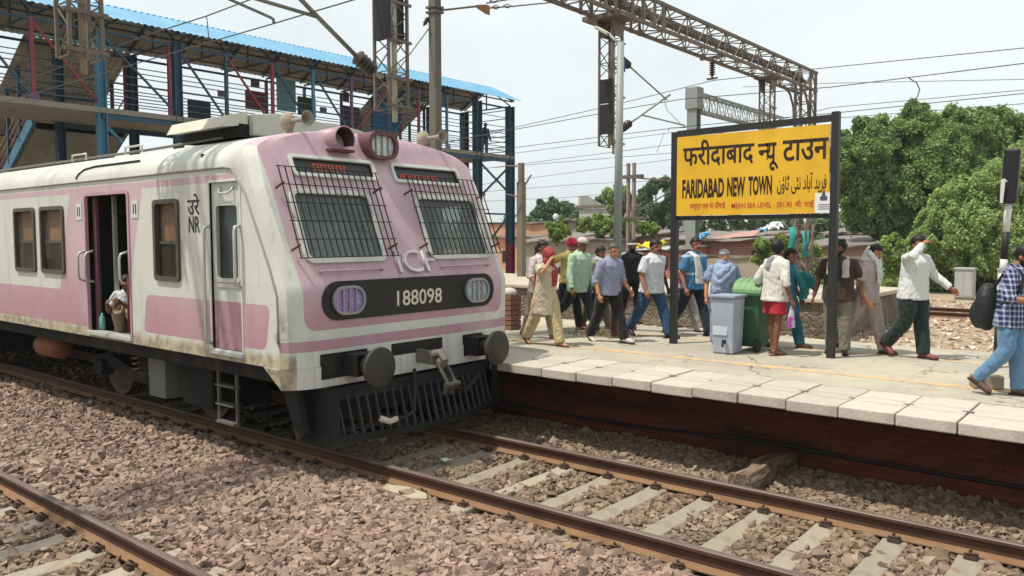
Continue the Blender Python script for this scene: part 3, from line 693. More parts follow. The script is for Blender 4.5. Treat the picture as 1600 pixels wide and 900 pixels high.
# number panel with headlamps
NUM = mat('number_panel_black','#17181a',.35,.2,4)
o = Vector((0,0,0))
pn = MB().prism(rrect(-1.41,1.41,1.615,2.045,.21,8),(-.005,0,0),(0,1,0),(0,0,1),.016).build('number_panel', NUM, TR)
CRM = mat('lettering_cream','#cfc9b4',.6,.1,8)
text('lettering','188098',CRM,pn,(.011,-.335,1.71),(0,1,0),(0,0,1),.75,.185,.008,.004)
GRY = mat('lamp_grey','#8f9194',.5,.15,8,.3)
for s,c in ((-1,'#8d76a6'),(1,'#8f979c')):
    hl = MB().ringprism(rrect(s*1.06-.225,s*1.06+.225,1.67,1.99,.155,7),rrect(s*1.06-.195,s*1.06+.195,1.70,1.96,.125,7),(.0,0,0),(0,1,0),(0,0,1),.05).build('headlight', GRY, TR)
    le = MatB('lamp_lens'+('_purple' if s < 0 else ''), .25); vv = le.voro(40); le.color(le.scalec(c, vv*1.2+.7)); le.bump(vv,.5,.01)
    MB().prism(rrect(s*1.06-.2,s*1.06+.2,1.695,1.965,.13,7),(.008,0,0),(0,1,0),(0,0,1),.012).build('lens', le.m, hl)
    q = MB()
    for dy in (-.09,0,.09): q.bx(.03,.045,s*1.06+dy-.007,s*1.06+dy+.007,1.69,1.97)
    q.build('guard_bar', GRY, hl)
# top headlamp and visor lamp
q = MB(); tz, tx = 3.66, -.66
hd = q.ringprism(rrect(-.245,.245,tz-.165,tz+.175,.15,7),rrect(-.195,.195,tz-.125,tz+.125,.11,7),(tx-.2,0,0),(0,1,0),(0,0,1),.30).build('top_headlight', mat('maroon_hood','#5f3b40',.5,.2,6), TR)
le = MatB('top_lamp_lens', .2); le.color(le.scalec('#aeb6b8', le.voro(34)*1.1+.7)); MB().prism(rrect(-.2,.2,tz-.13,tz+.13,.115,7),(tx+.03,0,0),(0,1,0),(0,0,1),.02).build('lens', le.m, hd)
q = MB()
for dy in (-.1,0,.1): q.bx(tx+.06,tx+.075,dy-.008,dy+.008,tz-.13,tz+.13)
q.build('guard_bar', GRY, hd)
q = MB(); vz, vy, vx = 3.66, -.62, -.72
ang = [rad(-30+240*i/12) for i in range(13)]
q.add([(vx+dx,vy+r*math.cos(a),vz+.03+r*math.sin(a)) for dx,r in ((-.25,.135),(.17,.155)) for a in ang]+[(vx+dx,vy+r*math.cos(a),vz+.03+r*math.sin(a)) for dx,r in ((-.25,.125),(.17,.14)) for a in ang],
      [(i,i+1,13+i+1,13+i) for i in range(12)]+[(26+i,39+i,39+i+1,26+i+1) for i in range(12)]+[(13+i,13+i+1,39+i+1,39+i) for i in range(12)])
q.mi = [0]*12+[1]*12+[0]*12
vl = q.build('visor_lamp', [PINK,mat('visor_inside','#3a2427',.7)], TR, smooth=True)
MB().lathe([(.11,0),(.11,.02),(.0,.025)],(vx-.1,vy,vz+.03),(1,0,0)).build('lens', mat('lamp_dark','#2a2b2b',.3), vl)
q = MB(); q.bx(vx-.25,vx+.14,vy-.17,vy+.17,vz-.12,vz-.09); q.bx(vx-.3,vx,vy-.03,vy+.03,vz-.22,vz-.1); q.build('mounting_plate', RUST, vl)
# chrome letters on the slope
a_, z0_ = Vector((0,1,0)), 2.075
A, B = fpt(0,2.07), fpt(0,2.36); bd = (B-A).normalized()
CHR = mat('chrome_letter','#c4c0c4',.5,.15,8,.2)
text('maker_letters','ICF',CHR,TR,fpt(-.24,2.09,.004),a_,bd,.62,.29,-.006,.04)
# buffers
for s in (-1,1):
    yb, zb_ = s*.985, 1.11
    bf = MB(); bf.lathe([(.075,-.02),(.10,.0),(.10,.22),(.085,.23),(.085,.34),(.14,.345),(.215,.40),(.225,.44),(.215,.455),(.12,.468),(.0,.472)],(0,yb,zb_),(1,0,0),26)
    bo = bf.build('buffer', mat('buffer_steel','#43413c',.5,.3,6,.4,.2,30,'#2a2622',.6), TR, smooth=True); bo.data.set_sharp_from_angle(angle=rad(40))
    q = MB(); q.bx(0,.02,yb-.46 if s < 0 else yb-.18,yb+.18,.985,1.26); q.bx(.02,.24,yb-.16,yb-.13,1.0,1.24); q.bx(.02,.24,yb+.13,yb+.16,1.0,1.24); q.bx(.02,.24,yb-.13,yb+.13,1.225,1.24); q.bx(.02,.24,yb-.13,yb+.13,1.0,1.015)
    q.build('mounting_box', UND, bo)
# draw hook and coupling
q = MB(); q.bx(-.02,.012,-.42,.42,.90,1.27); cp = q.build('coupling', mat('coupler_dark','#262320',.6,.3,8,.3), TR)
q = MB(); q.beam((.0,0,1.09),(.30,0,1.08),.09,.16); q.tube([(.28,0,1.12),(.40,0,1.15),(.46,0,1.08),(.42,0,1.0),(.33,0,.99)],[.06,.055,.05,.045,.03],10); q.build('draw_hook', STEEL, cp, smooth=False, bevel=.01)
q = MB()
for s in (-1,1): q.tube([(.38,s*.06,1.06),(.5,s*.07,.92),(.58,s*.06,.80)],.02,8); q.tube([(.58,s*.06,.80),(.5,s*.05,.68)],.022,8)
q.tube([(.58,-.12,.80),(.58,.12,.80)],.03,8); q.build('screw_link', mat('link_steel','#57524a',.5,.3,8,.5), cp)
for (y0,z0_,y1,z1,y2,z2) in ((.18,1.0,.55,.62,.85,.78),(-.15,.95,-.5,.45,-.85,.5)):
    MB().tube([(.1,y0,z0_),(.28,(y0+y1)/2,z1+.05),(.3,y1,z1),(.25,y2,z2)],.022,8).build('brake_hose', mat('hose_black','#1b1b1b',.6), cp, smooth=True)
MB().tube([(.30,-.62,.46),(.29,-.72,.44),(.28,-.85,.5)],.035,8).build('hose_tape', mat('tape_white','#b9b6ab',.9,.3,20), cp, smooth=True)
# cowcatcher
cxy = lambda y: .20-.11*(abs(y)/1.4)**2*1.3
CW = mat('cowcatcher_grey','#14181a',.6,.25,6,0,.2,30,'#1c1a18',.5)
q = MB(); Y_ = [-1.42+2.84*i/16 for i in range(17)]
for (zt,zb_,th) in ((.87,.73,.03),(.37,.29,.035)):
    vs = [];
    for y in Y_:
        x = cxy(y)-(.10 if zt > .5 else 0)+.0; sag = .07*(1-(y/1.42)**2) if zt < .5 else 0
        vs += [(x,y,zt-sag),(x,y,zb_-sag),(x-th,y,zb_-sag),(x-th,y,zt-sag)]
    q.add(vs,[(i*4+k,i*4+(k+1)%4,i*4+4+(k+1)%4,i*4+4+k) for i in range(16) for k in range(4)]+[(0,1,2,3),(67,66,65,64)])
q.bx(-.35,.09,-1.43,-1.40,.26,.9); q.bx(-.35,.09,1.40,1.43,.26,.9)
cw = q.build('cowcatcher', CW, TR)
for s in (-1,1): MB().prism([(s*1.42,.30),(s*1.42,.87),(s*1.27,.87),(s*1.27,.28)],(.085,0,0),(0,1,0),(0,0,1),.012).build('end_plate', CW, cw)
for i in range(21):
    y = -1.22+2.44*i/20; sag = .07*(1-(y/1.42)**2)
    MB().beam((cxy(y)-.115,y-.0,.76),(cxy(y)-.012,y+.03,.34-sag),.030,.022,up=(0,1,0)).build('bar', mat('bar_grey','#30373a',.6,.25,6), cw)
MB().bx(-.30,-.08,-1.35,1.35,.5,.92).build('headstock', UND, TR)
# underframe
q = MB(); q.bx(-20.8,-.50,-1.70,-1.62,.94,1.128); q.bx(-20.8,-.5,1.62,1.70,.94,1.128); q.bx(-20.8,-.3,-1.62,1.62,1.0,1.12)
q.add([(-.52,-1.70,1.12),(-.18,-1.66,.94),(-.10,-1.6,.40),(-.3,-1.55,.28),(-.5,-1.6,.92),(-.52,-1.6,1.12),(-.18,-1.58,.94),(-.10,-1.52,.40),(-.3,-1.47,.28),(-.5,-1.52,.92)],[(0,1,2,3,4),(9,8,7,6,5),(0,5,6,1),(1,6,7,2),(2,7,8,3),(3,8,9,4),(4,9,5,0)])
q.build('underframe', UND, TR)
WHE = mat('wheel_steel','#4a4038',.6,.3,6,.3,.2,20)
for cx in (-4.6,-16.2):
    bg_ = MB(); 
    for s in (-1,1):
        bg_.prism([(-1.9,.62),(-1.2,.72),(-.5,.55),(.5,.55),(1.2,.72),(1.9,.62),(1.9,.5),(1.2,.52),(.5,.36),(-.5,.36),(-1.2,.52),(-1.9,.5)],(cx,s*1.07-.05,0),(1,0,0),(0,0,1),-.10)
    bg_.bx(cx-.3,cx+.3,-1.1,1.1,.5,.8)
    bo = bg_.build('bogie', UND, TR)
    for dx in (-1.4,1.4):
        q = MB(); q.tube([(cx+dx,-1.0,.476),(cx+dx,1.0,.476)],.08,12)
        wo = None
        for s in (-1,1):
            w_ = MB().lathe([(.06,-.07),(.1,-.07),(.42,-.03),(.476,-.065),(.476,.055),(.505,.06),(.505,.085),(.44,.085),(.40,.04),(.1,.06),(.06,.06)],(cx+dx,s*.80,.478),(0,-s,0),28).build('wheel', WHE, bo, smooth=True)
            w_.data.set_sharp_from_angle(angle=rad(35))
        q.build('axle', WHE, bo)
        for s in (-1,1):
            MB().bx(cx+dx-.14,cx+dx+.14,s*1.12-.1,s*1.12+.1,.36,.6).build('axle_box', UND, bo, bevel=.03)
    for s in (-1,1):
        for dx in (-.25,.25):
            MB().tube([(cx+dx+.07*math.cos(t*.9),s*1.12+.07*math.sin(t*.9),.5+t*.012) for t in range(32)],.018,6).build('coil_spring', STEEL, bo, smooth=True)
        MB().tube([(cx+.7,s*1.2,.35),(cx+.75,s*1.22,.95)],.035,8).build('damper', STEEL, bo, smooth=True)
MB().bx(-3.75,-3.30,-1.50,-1.2,.36,.95).build('equipment_box', mat('box_grey','#63645f',.6,.2,5), TR, bevel=.01)
MB().bx(-2.95,-2.2,-1.45,-.6,.35,.93).build('equipment_box', UND, TR, bevel=.02)
MB().bx(-12.5,-10.6,-1.5,-.4,.32,.94).build('equipment_box', UND, TR, bevel=.02)
q = MB().lathe([(.02,0),(.14,.02),(.19,.07),(.19,.75),(.14,.81),(.02,.83)],(-7.75,-1.35,.72),(1,0,0),20); q.build('air_tank', mat('tank_rust','#7c4f2c',.7,.25,5,0,0,30,'#3c2a1c',.5), TR, smooth=True)
for x in (-1.68,-9.75):
    q = MB()
    for dx in (-.2,.2): q.bx(x+dx-.018,x+dx+.018,-1.56,-1.53,.26,.98)
    for z in (.28,.50,.73): q.bx(x-.2,x+.2,-1.60,-1.50,z,z+.025)
    q.build('step_ladder', mat('ladder_steel','#5b5952',.6,.2,6), TR)
MB().tube([(-.6,-1.2,.9),(-8,-1.25,.86),(-20,-1.2,.9)],.03,8).build('brake_pipe', UND, TR, smooth=True)
# side lettering
BL = mat('lettering_black','#2a2a2b',.6)
text('hindi_lettering','उरे',BL,TR,(-1.985,-1.832,2.79),(1,0,0),(0,0,1),.27,.25,.01,.003)
text('lettering','NR',BL,TR,(-1.965,-1.832,2.585),(1,0,0),(0,0,1),.25,.19,.012,.003)
TR.location = (-7.1, 6.788, 0)
# ------------------------------------------------------------------ footbridge
BLU = mat('blue_paint','#3b6f8a',.55,.25,3,0,0,30,'#26414c',.6); BLUD = mat('dark_blue_paint','#2a4a5e',.6,.25,3,0,0,30,'#232a2e',.6)
MRN = mat('maroon_paint','#7c3340',.6,.25,4,0,0,30,'#4a2a2c',.5); REDP = mat('red_paint','#8a3840',.55,.2,4); PUR = mat('purple_paint','#5a4668',.6,.2,4)
CON = mat('grey_concrete','#8f887a',.9,.2,2,0,.3,25,'#6b6255',.6)
b = MatB('roof_sheet', .5); g = b.nt.nodes.new('ShaderNodeNewGeometry')
top = b.mix(b.noise(1.3,5).smooth(.45,.7)*.5, '#5b94b4', '#76a9c4'); und = b.mix(b.noise(1.5,5,stretch=(1,.6,1)).smooth(.4,.65), '#b3aa99', '#968c7c')
b.color(b.mix(g.outputs['Backfacing'], top, und)); ROOF = b.m
FB = thing('footbridge', 'blue railway footbridge with a blue corrugated roof crossing behind the train', 'footbridge', (-25,20,0))
FX, BXX = -25.0, -28.0; YA, YB = -14.0, 30.3
q = MB(); q.bx(BXX-.15,FX+.12,YA,YB,6.24,6.40); q.build('deck', mat('deck_concrete','#7f7b70',.9,.25,2,0,.3,25,'#5f594d',.6), FB)
for x in (FX+.03,BXX-.03): 
    MB().bx(x-.06,x+.06,11,YB,6.08,6.23).build('girder', BLUD, FB)
ys = np.arange(YA,YB+.01,.055)
def corr(x0,z0,x1,z1,ya,yb,axis='y'):
    m = MB(); t = np.arange(ya,yb+.01,.05); vs = []
    n = len(t)
    for x,z in ((x0,z0),((x0+x1)/2,(z0+z1)/2),(x1,z1)):
        for k,y in enumerate(t): vs.append((x,y,z+.022*math.sin(2*PI*y/.21)))
    fs = [(i*n+k,i*n+k+1,(i+1)*n+k+1,(i+1)*n+k) for i in range(2) for k in range(n-1)]
    m.add(vs,fs); return m
def up_normals(o):
    bm = bmesh.new(); bm.from_mesh(o.data); bm.normal_update()
    if sum(f.normal.z for f in bm.faces) < 0: bmesh.ops.reverse_faces(bm, faces=bm.faces)
    bm.to_mesh(o.data); bm.free(); return o
up_normals(corr(-26.5,9.90,-24.62,9.02,YA,30.6).build('roof', ROOF, FB)); up_normals(corr(-28.35,8.92,-26.5,9.90,YA,30.6).build('roof', ROOF, FB))
PY_ = [-13,-10.5,-8,-5.7,-3.9,-2,0,2,3.8,5.6,7.4,9.15,11.0,13.4,15.15,16.95,18.7,20.5,22.4,24.1,25.8,27.8,30.15]
COLY = [-12.9,-10.4,11.0,13.4,27.8,30.15]
cols_ = [BLU,MRN,BLUD,PUR]
for s,x in ((0,FX),(1,BXX)):
    for y in COLY:
        m = MB(); w = .125 if y < 20 else .165
        for zz0,zz1,mi in ((-.1,2.15,1),(2.15,8.75,0)):
            m.bx(x-w,x+w,y-w,y-w+.03,zz0,zz1,mi); m.bx(x-w,x+w,y+w-.03,y+w,zz0,zz1,mi); m.bx(x-.015,x+.015,y-w+.03,y+w-.03,zz0,zz1,mi)
        m.build('column', [BLU if s == 0 and y < 12 else BLUD, MRN], FB)
    for i,y in enumerate(PY_):
        if y in COLY:
            if y > 12: MB().bx(x-.05,x+.05,y-.30 if y in(13.4,) else y+.22,y-.22 if y in (13.4,) else y+.30,6.41,8.6).build('post', REDP if y == 27.8 else MRN, FB)
            continue
        MB().bx(x-.045,x+.045,y-.05,y+.05,6.41,8.7).build('post', cols_[(i*3+s)%4], FB)
        MB().prism([(-.2,0),(.2,0),(.12,.3),(-.12,.3)],(x+.06,y,6.3),(0,1,0),(0,0,1),.012).build('gusset_plate', cols_[(i+s)%4], FB)
    for i in range(len(PY_)-1):
        a, c = PY_[i], PY_[i+1]
        if c > 27 or s == 1: continue
        z0,z1 = (8.55,6.5) if c < 20.6 else (6.5,8.55)
        MB().beam((x+.02,a+.06,z0),(x+.02,c-.06,z1),.06,.06).build('diagonal_brace', (BLUD,BLUD,MRN)[i%3], FB)
    for z in (8.62,): MB().bx(x-.04,x+.04,YA,YB,z,z+.07).build('top_chord', BLUD, FB)
    rl = MB()
    for z in (6.62,6.82,7.02,7.22,7.45,7.75,8.2): rl.tube([(x-.08,YA,z),(x-.08,YB,z)],.017,6)
    rl.build('railing', mat('rail_bluegrey','#4a5a66',.55,.2,4), FB)
    MB().bx(x-.03,x+.03,YA,YB,8.97,9.02).build('eave_purlin', BLUD, FB)
for y in PY_:
    m = MB(); m.beam((-24.75,y,8.97),(-26.5,y,9.82),.06,.08); m.beam((-28.25,y,8.87),(-26.5,y,9.82),.06,.08); m.beam((-25,y,8.75),(-28,y,8.75),.05,.06); m.beam((-26.5,y,8.75),(-26.5,y,9.8),.05,.05)
    m.beam((-25,y,8.78),(-26.0,y+.0,9.5),.04,.05); m.build('roof_truss', BLUD, FB)
    if y < 29: 
        m = MB(); m.beam((-25,y,8.72),(-26.4,y+1.5,9.7),.04,.05); m.build('roof_brace', BLUD, FB)
for x,z in ((-25.6,9.38),(-27.4,9.38),(-26.4,9.80)): MB().bx(x-.03,x+.03,YA,30.5,z,z+.05).build('purlin', BLUD, FB)
# end bay and struts
m = MB()
for z in (6.62,6.85,7.1,7.35,7.7,8.2,8.6): m.tube([(FX,30.15,z),(BXX,30.15,z)],.022,6)
m.build('end_railing', MRN, FB)
for (a,c) in (((FX,27.9,6.0),(FX,30.1,4.6)),((FX,27.9,3.6),(FX,30.1,3.6)),((FX,30.0,3.5),(FX,28.6,2.3)),((FX,30.1,5.9),(FX,28.0,4.4))):
    MB().beam(a,c,.07,.08).build('strut', BLUD, FB)
MB().beam((FX,11.1,5.9),(FX,11.6,5.4),.07,.08).build('strut', BLU, FB)
# panels on the far railing
def board(px0,px1,py0,py1,c,nm):
    a = onX(px0,py0,BXX+.12); c2 = onX(px1,py1,BXX+.12)
    MB().bx(BXX+.10,BXX+.15,a.y,c2.y,c2.z,a.z).build('notice_panel', mat(nm,c,.6,.25,2), FB)
board(293,329,155,188,'#31434b','panel_slate'); board(383,415,140,174,'#6d3a33','panel_rust'); board(432,462,122,176,'#7aa6b8','panel_pale'); board(465,493,150,182,'#2b4a48','panel_green')
board(535,562,165,206,'#4f3b3c','panel_brown'); board(583,623,152,206,'#22699a','panel_blue'); board(536,545,143,160,'#4f3b3c','panel_brown'); board(392,405,125,138,'#6d5a58','panel_mauve'); board(340,350,142,152,'#73757c','panel_grey'); board(500,510,167,178,'#73757c','panel_grey')
# covered stairs going down behind the deck
def stair(ya,yb,nm):
    st = thing('staircase', nm, 'staircase', (-33,(ya+yb)/2,0))
    L, zt, zb = 10.2, 6.36, .0
    x0, x1 = BXX-.2, BXX-.2-L
    n = 36; m = MB()
    for i in range(n):
        xa = x0+(x1-x0)*i/n; xb = x0+(x1-x0)*(i+1)/n; z = zt+(zb-zt)*(i+1)/n; m.bx(xb,xa,ya+.12,yb-.12,z-.19,z)
    m.build('steps', CON, st)
    for y in (ya+.06,yb-.06):
        MB().beam((x0,y,zt-.1),(x1,y,zb-.1),.08,.36).build('stringer', BLU, st)
        r = MB()
        for dz in (.4,.7,1.0): r.tube([(x0,y,zt+dz),(x1,y,zb+dz)],.022,6)
        r.build('handrail', mat('handrail_pink','#8f6f70',.6,.2,4), st)
        for i in range(0,11):
            t = i/10; MB().bx(x0+(x1-x0)*t-.045,x0+(x1-x0)*t+.045,y-.05,y+.05,zt+(zb-zt)*t-.1,zt+(zb-zt)*t+2.35).build('post', BLUD, st)
    m = MB(); t = np.arange(ya-.15,yb+.15,.05); n = len(t)
    vs = [(x,y,z+.022*math.sin(2*PI*y/.21)) for x,z in ((x0+.1,zt+2.5),(x1,zb+2.42)) for y in t]
    up_normals(m.add(vs,[(k,k+1,n+k+1,n+k) for k in range(n-1)]).build('roof', ROOF, st))
    for i in range(0,11,2):
        t_ = i/10; MB().bx(x0+(x1-x0)*t_-.04,x0+(x1-x0)*t_+.04,ya,yb,zt+(zb-zt)*t_+2.3,zt+(zb-zt)*t_+2.36).build('purlin', BLUD, st)
    return st
stair(10.2,13.3,'left covered staircase leading down from the footbridge behind the train roof'); stair(24.4,27.6,'right covered staircase leading down from the footbridge behind the grey mast')
MB().prism([(-28.2,6.2),(-28.2,5.95),(-38.2,-.1),(-38.2,.1)],(0,10.35,0),(1,0,0),(0,0,1),-2.8).build('waist_slab', mat('deck_concrete','#7f7b70'), FB); MB().prism([(-28.2,6.2),(-28.2,5.95),(-38.2,-.1),(-38.2,.1)],(0,24.55,0),(1,0,0),(0,0,1),-2.9).build('waist_slab', mat('deck_concrete','#7f7b70'), FB)

# ------------------------------------------------------------------ overhead line
GST = mat('galvanised_brown','#6b6259',.6,.25,4,.2,0,30,'#5a4438',.6); GSL = mat('galvanised_light','#8d938f',.5,.15,5,.3)
PX = -10.0
def lattice(m, a, c, w, d, step, t=.05, lace=.022, faces=(0,1,2,3)):
    """four-legged lattice from a to c; w along y or z, d along x"""
    a, c = Vector(a), Vector(c); ax = (c-a).normalized(); L = (c-a).length
    e1 = Vector((1,0,0)); e2 = ax.cross(e1).normalized()
    cs = [(-d/2,-w/2),(d/2,-w/2),(d/2,w/2),(-d/2,w/2)]
    for u,v in cs: m.beam(a+e1*u+e2*v, c+e1*u+e2*v, t, t)
    n = max(2,int(L/step))
    for f in faces:
        (u0,v0),(u1,v1) = cs[f],cs[(f+1)%4]
        for i in range(n):
            p = a+ax*(L*i/n); r = a+ax*(L*(i+1)/n)
            if i%2: u0_,v0_,u1_,v1_ = u1,v1,u0,v0
            else: u0_,v0_,u1_,v1_ = u0,v0,u1,v1
            m.beam(p+e1*u0_+e2*v0_, r+e1*u1_+e2*v1_, lace, lace)
            if i%2 == 0: m.beam(p+e1*u0+e2*v0, p+e1*u1+e2*v1, lace, lace)
    return m
PT = thing('portal_gantry', 'lattice steel gantry spanning the tracks above the yellow station sign', 'gantry', (PX,27.8,0))
lattice(MB(), (PX,-9,7.75),(PX,28.05,7.75), .60,.62,.55,.075,.026).build('boom', GST, PT)
MB().bx(PX-.05,PX+.05,-9,28,7.72,7.80).build('cable_trough', mat('trough_dark','#4a443e',.7,.2,4), PT)
m = MB(); lattice(m,(PX,27.85,-.2),(PX,27.85,8.1),.5,.5,.5,.08,.03); m.build('leg', GST, PT)
m = MB(); lattice(m,(PX,-8.8,-.2),(PX,-8.8,8.1),.5,.5,.5,.08,.03); m.build('leg', GST, PT)
for sx in (-.25,.25): MB().tube([(PX+sx,27.5,6.4),(PX+sx,27.42,6.9),(PX+sx,27.1,7.3),(PX+sx,26.5,7.47)],.04,6).build('haunch_brace', GST, PT)
# stiffened joint above the platform
for y in (14.9,15.3,16.0,16.5,17.0,17.4): MB().bx(PX+.31,PX+.34,y-.05,y+.05,7.4,8.1).build('splice_plate', GST, PT); MB().bx(PX-.34,PX-.31,y-.05,y+.05,7.4,8.1).build('splice_plate', GST, PT)
MB().bx(PX-.5,PX+.5,15.2,15.9,7.33,7.43).build('bearing_plate', GST, PT)
for (y,zb,nm,ww) in ((4.18,4.62,'leftmost drop arm hanging from the gantry, rusty rod inside it',.36),(9.03,4.58,'drop arm hanging from the gantry just left of the grey mast, dark plates on it',.40),(15.62,4.56,'gantry drop arm beside the street lamp, with black panels and a blue plate',.42),(24.55,4.2,'drop arm hanging from the gantry behind the yellow sign',.36)):
    dm = thing('drop_arm', nm, 'drop arm', (PX,y,zb), 'drop arms hanging from the gantry')
    m = MB(); lattice(m,(PX,y,zb),(PX,y,7.3),ww,.34,.28,.042,.016); m.build('lattice', GST, dm)
    m = MB(); m.prism([(-ww/2-.12,7.4),(ww/2+.12,7.4),(ww/2-.05,7.0),(-ww/2+.05,7.0)],(PX+.19,y,0),(0,1,0),(0,0,1),.015); m.prism([(-ww/2-.12,7.4),(ww/2+.12,7.4),(ww/2-.05,7.0),(-ww/2+.05,7.0)],(PX-.19,y,0),(0,1,0),(0,0,1),.015); m.bx(PX-.3,PX+.3,y-ww/2-.16,y+ww/2+.16,7.36,7.42); m.build('head_bracket', GST, dm)
    for z in (zb+.06,zb+.5,zb+1.1,zb+1.7,zb+2.3): MB().bx(PX+.17,PX+.21,y-ww/2-.07,y+ww/2+.07,z-.022,z+.022).build('cross_tie', GST, dm)
    if y < 20:
        MB().tube([(PX+.08,y-.0,zb-.18),(PX+.08,y,7.3)],.045 if y < 12 else .03,8).build('centre_rod', mat('rod_rust','#8d8575',.7,.3,3,0,0,30,'#6f5a40',.6) if y < 8 else mat('rod_pale','#a8a294',.6,.15,4), dm, smooth=True)
    if 8 < y < 20:
        dy = -.24 if y > 12 else -.22
        for z0,z1 in ((zb+.25,zb+.9),(zb+.93,zb+1.45)) if y > 12 else ((zb+1.1,zb+1.75),):
            MB().bx(PX-.1,PX+.22,y+dy-.06,y+dy+.03,z0,z1).build('black_panel', BLK, dm)
            if y < 12: MB().bx(PX-.1,PX+.12,y+.12,y+.18,z0,z1+.3).build('black_panel', BLK, dm)
    if y > 12 and y < 20: MB().bx(PX+.235,PX+.245,y+.02,y+.22,6.22,6.5).build('blue_plate', mat('plate_blue','#2a4f96',.5,.2,6), dm)
    if y < 5: MB().bx(PX+.235,PX+.245,y-.0,y+.30,5.75,6.1).build('blue_plate', mat('plate_blue','#2a4f96'), dm)
INS = mat('insulator_brown','#3b2f2b',.3,.2,6)
def insulator(p, q, r, parent, n=6):
    p,q = Vector(p),Vector(q); L = (q-p).length; prof = [(.02,0)]
    for i in range(n):
        h = L*(.1+.8*i/n); prof += [(r*.45,h),(r,h+.02*L),(r*.92,h+.05*L),(r*.45,h+.09*L)]
    prof += [(.02,L)]; return MB().lathe(prof,p,(q-p),14).build('insulator', INS, parent, smooth=True)
def cantilever(nm, pts, parent_loc):
    c = thing('cantilever', nm, 'cantilever', parent_loc)
    return c
c1 = cantilever('cantilever bracket with two dark insulators beside the street lamp', None, (PX,15.8,5))
P = lambda x,y: onX(x,y,PX)
insulator(P(967,90),P(986,106),.10,c1,4); insulator(P(966,205),P(987,190),.10,c1,5)
MB().tube([P(984,104),P(1042,156)],.020,8).build('stay_tube', GSL, c1, smooth=True); MB().tube([P(985,192),P(1047,148)],.026,8).build('bracket_tube', GSL, c1, smooth=True)
MB().tube([P(1004,180),P(1070,196)],.020,8).build('registration_tube', GSL, c1, smooth=True); MB().tube([P(1044,204),P(1047,200),P(1073,199)],.014,6).build('steady_arm', GSL, c1, smooth=True)
MB().tube([P(1038,155),P(1042,172),P(1064,194)],.008,6).build('dropper', GSL, c1)
c2 = cantilever('cantilever bracket with a large ribbed insulator above the train roof', None, (PX,8.7,5))
insulator(P(584,113),P(552,83),.13,c2,5); MB().tube([P(586,115),Vector((PX,8.85,5.1))],.03,8).build('fixing', GSL, c2)
GDK = mat('tube_grey','#6f6d68',.5,.15,4,.3)
MB().tube([P(556,87),P(490,20),P(446,-26)],.035,10).build('bracket_tube', GDK, c2, smooth=True); MB().tube([P(494,26),P(400,-2),P(300,-30)],.028,10).build('registration_tube', GDK, c2, smooth=True)
MB().tube([P(352,-4),P(422,27),P(427,30),P(428,37)],.022,8).build('steady_arm', GDK, c2, smooth=True)
i3 = thing('hanging_insulator', 'ribbed insulator hanging under the gantry with a wire clamped to it', 'insulator', (PX,20.7,7))
insulator((PX,20.72,7.30),(PX,20.72,6.85),.09,i3,6); MB().bx(PX-.35,PX+.35,20.67,20.77,7.36,7.41).build('hanger', GST, i3); MB().tube([(PX,20.72,7.4),(PX,20.72,7.28)],.02,6).build('pin', GST, i3); MB().bx(PX-.15,PX+.15,20.69,20.75,6.80,6.85).build('clamp', GST, i3)
WIRE = mat('wire_dark','#3d3b38',.6,.1,5)
def wire(nm, pts, Y, r=.008, ext=True):
    P_ = [onY(x,y,Y) for x,y in pts]
    if ext:
        d0 = (P_[0]-P_[1]).normalized(); d1 = (P_[-1]-P_[-2]).normalized(); P_ = [P_[0]+d0*25]+P_+[P_[-1]+d1*8]
    tag(MB().tube(P_,r,5).build('overhead_wire', WIRE), nm, 'wire', 'overhead line wires')
wire('overhead wire clamped under the hanging insulator of the gantry', [(800,200),(960,164),(1113,126),(1270,108),(1600,75)], 20.7, .010)
wire('catenary wire passing over the cantilever tip and looped to the wire below', [(800,203),(1000,166),(1066,155),(1300,136),(1600,99)], 18.3, .010)
wire('contact wire passing just above the top edge of the yellow sign', [(800,231),(1069,198),(1300,177),(1600,146)], 19.2, .009)
wire('thin wire crossing behind the black frame top of the yellow sign', [(800,240),(1050,207),(1300,185),(1600,162)], 21.5, .008)
wire('faint nearly level wire high over the green trees', [(1160,136),(1300,130),(1600,124)], 30, .010, False)
wire('wire between the second contact wire and the catenary over the trees', [(800,258),(1050,226),(1300,168),(1600,140.6)], 24, .009)
wire('lower far wire meeting the left sign post', [(819,258),(1050,239)], 27, .010)
wire('far wire crossing the tall concrete pole halfway up', [(800,282),(905,268),(1050,249)], 27.5, .009)
wire('far wire passing above the distant round tree', [(790,297),(905,288),(1055,281)], 29, .009)
wire('lowest far wire above the shanty roofs', [(790,313),(880,309),(985,300)], 31, .009)
tag(MB().tube([(-60,6.83,5.55),(-10,6.83,5.55),(10,6.70,5.58)],.010,6).build('overhead_wire', WIRE), 'contact wire held by the steady arm over the pink train', 'wire', 'overhead line wires')
wire('catenary wire rising over the blue footbridge roof at upper left', [(200,66),(235,53),(323,25),(389,0)], 6.8, .010)
a = onY(323,26,6.8); tag(MB().tube([a,(a.x,6.83,5.55)],.007,5).build('dropper_wire', WIRE), 'short vertical dropper between two wires before the footbridge roof', 'wire')
tag(MB().tube([onY(*p,18.8) for p in ((1420,122),(1432,129),(1437,140),(1433,152),(1424,160),(1415,163))],.012,6).build('jumper_wire', WIRE, smooth=True), 'curved jumper loop joining two wires above the trees', 'wire')
tag(MB().tube([onY(1026,238,25),onY(1038,208,25)],.008,5).build('dropper_wire', WIRE), 'short dropper wire left of the yellow sign', 'wire')
